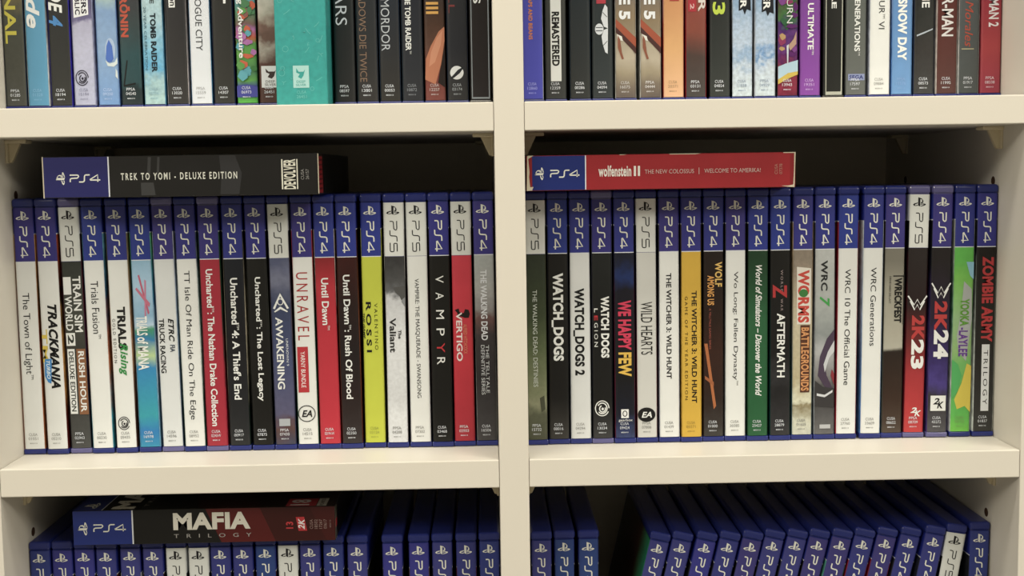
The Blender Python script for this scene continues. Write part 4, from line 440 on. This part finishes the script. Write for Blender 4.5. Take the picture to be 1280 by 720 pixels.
    ('TR', 267.81, 0, 5, 'b', 0, [[(-0.022, '#6c98bc'), (0.381, '#5c88b0')], 30, 0.04], '#5080b0,#c8d0d8', None, [['t', 'SNOW DAY', '#eef0f0', 105.32, 145.35, 3.46, 9.58, 'h', 'title_lettering'], ['c', 'PPSA 15576', '#88a8c8']], 'mid blue case with puffy white title, seventeenth from left on upper right shelf'),
    ('TR', 282.59, 0, 4, 'b', 0, [[(-0.023, '#42403a'), (0.198, '#34302a'), (0.289, '#2c2c26'), (0.38, '#24241f')], 90, 0.12], '#303848,#202020', None, [['t', 'NE', '#e6e1cc', 100.85, 111.2, 4.52, 9.58, 'b', 'title_lettering'], ['p', '#b0b4b0', [(1.33, 128.86), (6.65, 126.78), (11.97, 124.7), (11.97, 125.48), (6.65, 127.82), (1.33, 129.91)], 'wrapper_crease'], ['c', 'CUSA 08573', '#d8d6cc']], 'dark wrapped case with pale scratches, eighteenth from left on upper right shelf'),
    ('TR', 297.37, 0, 4, 'b', 0, [[(-0.024, '#5c3a30'), (0.379, '#5a241c')], 30, 0.05], '#d8c8b0,#481818', None, [['t', 'ER-MAN', '#dcd2c0', 100.51, 130.09, 2.66, 10.37, 'b', 'title_lettering'], ['c', 'CUSA 11995', '#d8d6cc']], 'maroon case with tall cream capitals, nineteenth from left on upper right shelf'),
    ('TR', 312.15, 0, 5, 'b', 0, [[(-0.025, '#50524a'), (0.378, '#545650')], 30, 0.04], '#d8d4c0,#701c28,#d8d4c0', None, [['t', 'Morales', '#b4482c', 107.41, 137.06, 3.46, 8.78, 'i', 'title_lettering'], ['r', '#a89c70', 138.1, 138.88, 1.33, 9.58, 'printed_panel'], ['c', 'PPSA 01917', '#d8d6cc']], 'grey case with red script lettering, twentieth from left on upper right shelf'),
    ('TR', 326.93, 0, 5, 'b', 0, [[(-0.026, '#983440'), (0.194, '#a83a38'), (0.377, '#9a2c34')], 20, 0.04], '#a02c34,#802028', None, [['t', 'MAN 2', '#e6dccc', 106.04, 124.22, 4.52, 11.17, 'b', 'title_lettering'], ['c', 'PPSA 08338', '#dcc8c0']], 'crimson case with white capitals, furthest right, twenty-first from left on upper right shelf'),
    ('BL', -314.06, 0, 4, 'b', 0, '#7a2428', '#202228,#303038', None, [], 'blue-banded upright game case, first from left on lower left shelf'),
    ('BL', -299.28, 0, 4, 'b', 0, '#2a2c30', '#202830,#303038', None, [], 'blue-banded upright game case, second from left on lower left shelf'),
    ('BL', -284.5, 0, 4, 'b', 0, '#d8d4c0', '#c8c0b0,#303030', None, [], 'blue-banded upright game case, third from left on lower left shelf'),
    ('BL', -269.48, 0, 4, 'b', 0, '#4a4438', '#c8a080,#502018', None, [], 'blue-banded upright game case, fourth from left on lower left shelf'),
    ('BL', -253.63, 0, 4, 'b', 0, '#c8c2a8', '#202020,#c8c8c0', None, [], 'blue-banded upright game case, fifth from left on lower left shelf'),
    ('BL', -238.04, 0, 4, 'b', 0, '#38506a', '#c8b090,#301810', None, [], 'blue-banded upright game case, sixth from left on lower left shelf'),
    ('BL', -222.58, 0, 5, 'b', 0, '#7a2428', '#202228,#303038', None, [], 'white-banded upright game case, seventh from left on lower left shelf'),
    ('BL', -207.29, 0, 5, 'b', 0, '#2a2c30', '#3a2c28,#181818', None, [], 'white-banded upright game case, eighth from left on lower left shelf'),
    ('BL', -192.51, 0, 4, 'b', 0, '#d8d4c0', '#b8a890,#202020', None, [], 'blue-banded upright game case, ninth from left on lower left shelf'),
    ('BL', -177.44, 0, 4, 'b', 0, '#4a4438', '#202228,#303038', None, [], 'blue-banded upright game case, tenth from left on lower left shelf'),
    ('BL', -162.2, 0, 4, 'b', 0, '#c8c2a8', '#b02838,#401018', None, [], 'blue-banded upright game case, eleventh from left on lower left shelf'),
    ('BL', -147.15, 0, 5, 'b', 0, '#38506a', '#c8c0b0,#303030', None, [], 'white-banded upright game case, twelfth from left on lower left shelf'),
    ('BL', -132.15, 0, 4, 'b', 0, '#7a2428', '#202228,#303038', None, [], 'blue-banded upright game case, thirteenth from left on lower left shelf'),
    ('BL', -116.38, 0, 4, 'b', 0, '#2a2c30', '#3a2c28,#181818', None, [], 'blue-banded upright game case, fourteenth from left on lower left shelf'),
    ('BL', -100.0, 0, 4, 'b', 0, '#d8d4c0', '#1c2418,#38402c,#303020', None, [], 'blue-banded upright game case, fifteenth from left on lower left shelf'),
    ('BL', -76.29, 0, 4, 'b', 0, '#4a4438', '#202228,#303038', None, [], 'blue-banded upright game case, sixteenth from left on lower left shelf'),
    ('BL', -58.38, 0, 4, 'b', 0, '#c8c2a8', '#d0c8b0,#806040', None, [], 'blue-banded upright game case, seventeenth from left on lower left shelf'),
    ('BL', -42.49, 0, 4, 'b', 0, '#38506a', '#c8c0b0,#303030', None, [], 'blue-banded upright game case, eighteenth from left on lower left shelf'),
    ('BL', -26.16, 0, 4, 'b', 0, '#7a2428', '#b02028,#701818', None, [], 'blue-banded upright game case, nineteenth from left on lower left shelf'),
    ('BL', -10.45, 0, 4, 'b', 0, '#2a2c30', '#3a2c28,#181818', None, [], 'blue-banded upright game case, twentieth from left on lower left shelf'),
    ('BR', 25.06, 0, 4, 'b', 0, '#7a2428', '#202228,#303038', None, [], 'blue-banded upright game case, first from left on lower right shelf'),
    ('BR', 40.77, 0, 4, 'b', 0, '#2a2c30', '#3a2c28,#181818', None, [], 'blue-banded upright game case, second from left on lower right shelf'),
    ('BR', 57.26, 0, 4, 'b', 0, '#d8d4c0', '#c8c0b0,#303030', None, [], 'blue-banded upright game case, third from left on lower right shelf'),
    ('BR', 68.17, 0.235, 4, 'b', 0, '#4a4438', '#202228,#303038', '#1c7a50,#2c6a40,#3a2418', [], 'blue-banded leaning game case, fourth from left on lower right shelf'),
    ('BR', 83.59, 0.235, 4, 'b', 0, '#c8c2a8', '#3a2c28,#181818', None, [], 'blue-banded leaning game case, fifth from left on lower right shelf'),
    ('BR', 100.12, 0.235, 4, 'b', 0, '#38506a', '#c8c0b0,#303030', None, [], 'blue-banded leaning game case, sixth from left on lower right shelf'),
    ('BR', 115.87, 0.235, 4, 'b', 0, '#7a2428', '#202228,#303038', None, [], 'blue-banded leaning game case, seventh from left on lower right shelf'),
    ('BR', 131.57, 0.235, 4, 'b', 0, '#2a2c30', '#3a2c28,#181818', None, [], 'blue-banded leaning game case, eighth from left on lower right shelf'),
    ('BR', 146.9, 0.235, 4, 'b', 0, '#d8d4c0', '#c8c0b0,#303030', None, [], 'blue-banded leaning game case, ninth from left on lower right shelf'),
    ('BR', 162.51, 0.235, 4, 'b', 0, '#4a4438', '#202228,#303038', None, [], 'blue-banded leaning game case, tenth from left on lower right shelf'),
    ('BR', 177.58, 0.235, 4, 'b', 0, '#c8c2a8', '#3a2c28,#181818', None, [], 'blue-banded leaning game case, eleventh from left on lower right shelf'),
    ('BR', 193.08, 0.235, 4, 'b', 0, '#38506a', '#a8c8b8,#388060', '#88c8a8,#50a080', [], 'blue-banded leaning game case, twelfth from left on lower right shelf'),
    ('BR', 208.59, 0.235, 4, 'b', 0, '#7a2428', '#b82030,#a01828', '#b82030,#a01828', [], 'blue-banded leaning game case, thirteenth from left on lower right shelf'),
    ('BR', 224.52, 0.235, 4, 'b', 0, '#2a2c30', '#b82030,#a01828', '#b82030,#901828', [], 'blue-banded leaning game case, fourteenth from left on lower right shelf'),
    ('BR', 240.69, 0.235, 4, 'b', 0, '#d8d4c0', '#c8c0b0,#303030', None, [], 'blue-banded leaning game case, fifteenth from left on lower right shelf'),
    ('BR', 262.78, 0.2, 4, 'b', 0, '#4a4438', '#202228,#303038', None, [], 'blue-banded leaning game case, sixteenth from left on lower right shelf'),
    ('BR', 283.29, 0.165, 5, 'b', 0, '#c8c2a8', '#3a2c28,#181818', None, [], 'white-banded leaning game case, seventeenth from left on lower right shelf'),
    ('BR', 323.2, 0.02, 4, 'b', 0, '#38506a', '#c8c0b0,#303030', None, [], 'blue-banded upright game case, eighteenth from left on lower right shelf'),
]

BASE = {'T': ZT, 'M': ZM, 'B': ZB}
GROUPS = {'TL': 'game cases on the upper left shelf', 'TR': 'game cases on the upper right shelf', 'ML': 'game cases on the middle left shelf',
          'MR': 'game cases on the middle right shelf', 'BL': 'game cases on the lower left shelf', 'BR': 'game cases on the lower right shelf'}
def child(name, me, parent):
    o = bpy.data.objects.new(name, me); C.objects.link(o); o.parent = parent; return o
for i, (row, x, lean, kind, hue, wrap, pt, cov, backcov, els, label) in enumerate(CASES):
    ang = math.atan(lean); rnd = random.Random(i)
    lift = (W/2)*math.sin(abs(ang))
    dy = rnd.uniform(-.8, .8)
    t = empty('game_case', (x, YC+dy, BASE[row[0]]+lift+.3), label, 'game case', GROUPS[row], (0, ang, 0))
    black = 'shrink-wrapped' in label
    sh = child('plastic_shell', SHELLS['k' if black else ('w' if wrap else 'b')], t)
    hb = child('header_band', band(kind, 'm' if row[0] == 'B' else hue, i), t)
    child('platform_logo', LOGO[(kind, 'platform_logo')], hb); child('platform_wordmark', LOGO[(kind, 'platform_wordmark')], hb)
    m = paint(pt) if isinstance(pt, str) else art(pt[0], pt[1], pt[2], i)
    ts = child('title_strip', strip_mesh('title_strip', HEAD_V1, LAB_V1, [m]), t)
    draw(els, place_case, ts)
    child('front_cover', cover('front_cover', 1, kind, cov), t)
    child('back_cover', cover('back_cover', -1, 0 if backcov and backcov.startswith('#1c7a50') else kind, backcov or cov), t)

# ------------------------------------------------------------------ cardboard slipcases
def card_box(name, loc, L, Hh, Dp, rz, label, cat, body, group=None):
    t = empty(name, loc, label, cat, group, (0, 0, rz))
    bm = bmesh.new(); box(bm, 0, L, 0, Dp, 0, Hh, 0.35, 1)
    from_bm('cardboard_sleeve', bm, t, [body]); return t
def front_panel(name, polys, m, par, off=.06): return flat(name, polys, lambda a, v, o: (v, -o, a), off, m, par)
pl_box = lambda a, v, o: (v, -o, a)
BLACKCARD = mat('black_card', hx('#1a1815'), 0.45, 0.2, vary=(40, .15)); NAVYCARD = mat('navy_card', hx('#262558'), 0.45, 0.2)
EDGE = mat('worn_card_edge', hx('#c8b890'), 0.8)
def bxlogo(par, v, a, k, w0, w1, wa0, wa1, ink='#ded8bc'):
    flat('platform_logo', logo_polys(a, v, k), pl_box, .14, INK(ink), par)
    flat('platform_wordmark', wordmark_polys(w0, w1, wa0, wa1, False, .8), pl_box, .14, INK(ink), par)
def rect(v0, v1, a0, a1): return [(a0, v0), (a1, v0), (a1, v1), (a0, v1)]

# long black slipcase lying across the middle left row
L, Hh = 174.5, 26.0
t = card_box('slipcase', (-288.3, 10, 171.7), L, Hh, 136, -0.026, 'black slipcase with navy end lying across the middle left row of cases', 'slipcase', BLACKCARD)
hb = front_panel('header_band', [rect(.5, 41.4, .4, Hh-.4)], NAVYCARD, t); bxlogo(hb, 11.3, 12.2, 2.9, 17.2, 36.4, 10.0, 14.4)
front_panel('header_rule', [rect(41.4, 42.2, .4, Hh-.4)], RULE, t)
tp = front_panel('title_strip', [rect(42.2, L-.4, .4, Hh-.4)], mat('dark_smoky_print', hx('#1d1b18'), .4, .3, vary=(35, .5)), t)
INKG = '#3a3833'
for P in ([(1, 62), (9, 62), (9, 70), (1, 71)], [(12, 66), (25, 67), (25, 69), (12, 68)], [(12, 72), (25, 73), (25, 74.5), (12, 73.5)], [(1, 112), (12, 113), (25.4, 112), (25.4, 122), (14, 126), (1, 124)]):
    flat('cover_artwork', [P], pl_box, .10, INK(INKG if P[0][1] != 112 else '#2e2c29'), tp)
draw([['t', 'TREK TO YOMI - DELUXE EDITION', '#d2ccb0', 49.5, 123, 10.7, 15.2, 'bw', 'title_lettering'],
      ['u', 'DEVOLVER', '#d8cfae', 152.4, 160, 3.6, 22.4, 'B', 'publisher_logo'],
      ['r', '#d8cfae', 151, 151.9, 3.6, 22.4, 'publisher_logo'], ['r', '#d8cfae', 160.6, 161.3, 3.6, 22.4, 'publisher_logo'],
      ['u', 'CUSA', '#8c8678', 163.2, 165.2, 9.5, 16, '', 'code_lettering'], ['u', '26157', '#8c8678', 166.3, 168.3, 9.5, 16, '', 'code_lettering']], pl_box, tp, .14)
front_panel('worn_edge', [rect(0, .7, 0, Hh)], EDGE, t, .1); front_panel('worn_edge', [rect(L-.5, L, .6, Hh-.3)], EDGE, t, .1)
side = lambda a, v, o: (L+o, v, a)
sd = flat('side_artwork', [[(1, .6), (24, .6), (24, 14), (1, 16)]], side, .06, INK('#8a1c1c'), t)
for k in range(7): flat('side_artwork', [[(3+k*3, .8), (4.1+k*3, .8), (4.4+k*3, 14), (3.3+k*3, 14)]], side, .09, INK('#4a1414'), sd)

# red slipcase on the middle right row
L, Hh = 172.5, 22.4
t = card_box('slipcase', (17.4, 12, 171.7), L, Hh, 136, 0.0, 'worn red slipcase with blue end lying across the middle right row of cases', 'slipcase', mat('red_card', hx('#8c1418'), .5, .15, vary=(60, .15)))
hb = front_panel('header_band', [rect(3.6, 37.4, .4, Hh-.3)], mat('blue_card', hx('#1c2a66'), .45, .2), t); bxlogo(hb, 8.2, 10.8, 2.9, 15.2, 33.8, 8.6, 12.9)
front_panel('header_rule', [rect(37.4, 38.1, .4, Hh-.3)], RULE, t)
tp = front_panel('title_strip', [rect(38.1, L-3.5, .4, Hh-.3)], mat('red_print', hx('#9c181c'), .45, .25, vary=(50, .12)), t)
draw([['t', 'wolfenstein', '#e0d6bc', 46, 67, 8.4, 15.6, 'B', 'title_lettering'], ['t', 'II', '#e0d6bc', 68.6, 72.6, 8.6, 15.0, 'B', 'title_lettering'],
      ['t', 'THE NEW COLOSSUS', '#c8a08c', 75.6, 107.2, 9.9, 12.6, '', 'subtitle_lettering'], ['r', '#c8a08c', 110.2, 110.6, 9.2, 13.4, 'subtitle_rule'],
      ['t', 'WELCOME TO AMERIKA!', '#c8a08c', 113.8, 150, 9.9, 12.6, '', 'subtitle_lettering'],
      ['u', 'CUSA', '#b87860', 159, 161, 8.5, 15, '', 'code_lettering'], ['u', '07378', '#b87860', 162, 164, 8.5, 15, '', 'code_lettering']], pl_box, tp, .14)
front_panel('worn_edge', [[(0, 0), (0.4, 3.4), (2.6, 4.4), (2.4, 2.2), (9, 1.6), (12, 1.9), (Hh-2, 1.2), (Hh-.6, 3.6), (Hh, 4.6), (Hh, .6)]], EDGE, t, .12)
front_panel('worn_edge', [[(.2, L-4), (1.0, L-9), (1.1, L-4.4), (1.7, L-1.4), (10, L-1.0), (Hh-.6, L-.9), (Hh-.5, L-8), (Hh, L-8), (Hh, L), (0, L-.6)]], EDGE, t, .12)
front_panel('worn_edge', [[(Hh-.4, 60), (Hh-.3, 62), (Hh, 64), (Hh, 59)]], EDGE, t, .12); front_panel('worn_edge', [[(Hh-.4, 92), (Hh-.5, 108), (Hh, 112), (Hh, 91)]], EDGE, t, .12)

# black and dark red slipcase on the lower left row
L, Hh = 174.0, 23.4
t = card_box('slipcase', (-286.9, 30, ZB+H+.7), L, Hh, 136, 0.0, 'black and dark red slipcase lying on the lower left row, bold cream title', 'slipcase', BLACKCARD)
hb = front_panel('header_band', [rect(.2, 39.0, .3, Hh-.2)], mat('deep_blue_card', hx('#22306e'), .45, .2), t); bxlogo(hb, 6.5, 11.2, 3.2, 13.6, 34.9, 9.2, 13.8)
front_panel('header_rule', [rect(39.0, 39.9, .3, Hh-.2)], RULE, t)
tp = front_panel('title_strip', [rect(39.9, L-.3, .3, Hh-.2)], INK('#141210'), t)
for P, c in (([(Hh-.2, 88), (Hh-.2, 124), (.3, 134), (.3, 98)], '#5c1a16'), ([(Hh-.2, 124), (Hh-.2, L-.3), (.3, L-.3), (.3, 134)], '#401410'), ([(Hh-.2, 157), (Hh-.2, L-.3), (.3, L-.3), (.3, 168)], '#4a1814')):
    flat('cover_artwork', [P], pl_box, .08+P[0][1]*.0002, INK(c), tp)
draw([['t', 'MAFIA', '#e2d8ba', 66.4, 117.6, 9.2, 20.8, 'h', 'title_lettering']]
     + [['t', 'TRILOGY', '#a8a090', 66.6, 118, 3.8, 6.4, 'W', 'subtitle_lettering']]
     + [['u', '13', '#c83030', 141.2, 146, 8.6, 13.4, 'B', 'publisher_logo'], ['p', '#c02a2a', [(7, 149.5), (16.5, 147.8), (16.5, 153.4), (7, 155.2)], 'publisher_logo'],
        ['u', '2K', '#f0e4d8', 149.3, 153.6, 8, 15.4, 'Bi', 'publisher_logo']]
     + [['u', s, '#a08070', 157+k*3.1, 159.1+k*3.1, 8.2, 14.6, '', 'code_lettering'] for k, s in enumerate(('CUSA', '18502', '17267', '03617'))]
     + [['u', '8025113', '#a08070', 170.2, 171.1, 9, 14, '', 'code_lettering']], pl_box, tp, .14)
top = lambda a, v, o: (v, a, Hh+o)     # canvas on the lid: a runs back, v along the box
lid = flat('lid_print', [rect(.3, L-.3, .4, 135)], top, .05, INK('#161311'), t)
flat('header_band', [rect(.3, 19, .4, 135)], top, .08, mat('deep_blue_card', hx('#22306e')), lid); flat('header_rule', [rect(19, 19.7, .4, 135)], top, .1, RULE, lid)
flat('cover_artwork', [[(.4, 84), (.4, 125), (135, 90), (135, 50)]], top, .08, INK('#30100e'), lid); flat('cover_artwork', [[(.4, 125), (.4, L-.3), (135, L-.3), (135, 90)]], top, .08, INK('#26100e'), lid)
flat('platform_logo', logo_polys(12, 9.5, 5.0), top, .12, INK('#ded8bc'), lid)
letters('title_lettering', [('MAFIA', 'h', 24.5, 40, 3, 90, False)], top, .12, INK('#e2d8ba'), lid)
letters('subtitle_lettering', [('TRILOGY', 'w', 45, 48, 8, 70, False)], top, .12, INK('#a8a090'), lid)
flat('rating_mark', [rect(141, 161, 1.2, 20)], top, .1, INK('#b02830'), lid); letters('rating_mark', [('18', 'B', 143.5, 156.5, 3.2, 17.5, False)], top, .13, INK('#e0d0c0'), lid)
flat('rating_mark', [rect(161.6, 168, 1.2, 20)], top, .1, INK('#b8b098'), lid); letters('rating_mark', [('PROHIBITED', 'b', 163.4, 166, 2, 19, False)], top, .13, INK('#4a4238'), lid)
side = lambda a, v, o: (L+o, v, a)
flat('side_artwork', [[(8.5, 1), (14, 1), (14, 8), (8.5, 8)]], side, .1, INK('#c01c1c'), t)
for y0, y1 in ((0.2, .9), (5, 5.7)): flat('worn_edge', [[(.4, y0), (Hh-.4, y0), (Hh-.4, y1), (.4, y1)]], side, .08, EDGE, t)

# wide turquoise box on the upper left shelf
Wt, Ht = 32.6, 175.0
t = empty('game_box', (-141.2, 20, ZT+.3), 'wide turquoise patterned game box among the upper left cases', 'game box')
bm = bmesh.new(); box(bm, 0, Wt, 0, 140, 0, Ht, .5, 1)
from_bm('carton', bm, t, [art([(0, '#2f9a88'), (.3, '#2c9c8c'), (.6, '#36a08e'), (1, '#2a8c80')], 60, .12, 5, 175)])
pt_ = lambda a, v, o: (a, -o, Ht-v)
rnd = random.Random(4); dood = []
for k in range(74):
    a, v = rnd.uniform(2.5, Wt-2.5), rnd.uniform(4, 171); q = rnd.random(); r0 = rnd.uniform(.9, 2.0)
    if 10 < a < 22 and 145 < v: continue
    if q < .3: dood += ribbon(ellipse(a, v, r0, r0, 9), .3, True)
    elif q < .7:
        an = rnd.uniform(0, 3.14); dx, dv = math.cos(an)*r0*1.5, math.sin(an)*r0*1.5
        dood += ribbon([(max(.5, min(Wt-.5, a-dx)), v-dv), (a, v), (max(.5, min(Wt-.5, a+dx)), v+dv*.7)], .35)
    else:
        for j in range(3):
            an = rnd.uniform(0, 6.28); dood += ribbon([(a, v), (max(.5, min(Wt-.5, a+math.cos(an)*r0)), v+math.sin(an)*r0)], .3)
flat('pattern_print', dood, pt_, .08, INK('#5cb4a2'), t)
draw([['r', '#a8d0bc', 149.6, 163.6, 10.9, 21, 'publisher_logo'], ['p', '#2f9a88', [(13, 151.2), (14.5, 153.5), (17.5, 153.5), (18.6, 152), (17.4, 156.2), (16.0, 158), (14, 156.8), (15.2, 155), (13, 154)], 'publisher_logo'],
      ['u', 'DEEP', '#2f9a88', 159.0, 160.5, 13, 18.6, '', 'publisher_logo'], ['u', 'SILVER', '#2f9a88', 161.1, 162.5, 12.6, 19, '', 'publisher_logo'],
      ['u', 'CUSA', '#6cc0ac', 165.4, 167.4, 13, 19, '', 'code_lettering'], ['u', '26451', '#6cc0ac', 168.2, 170.2, 12.8, 19.2, '', 'code_lettering']], pt_, t, .12)
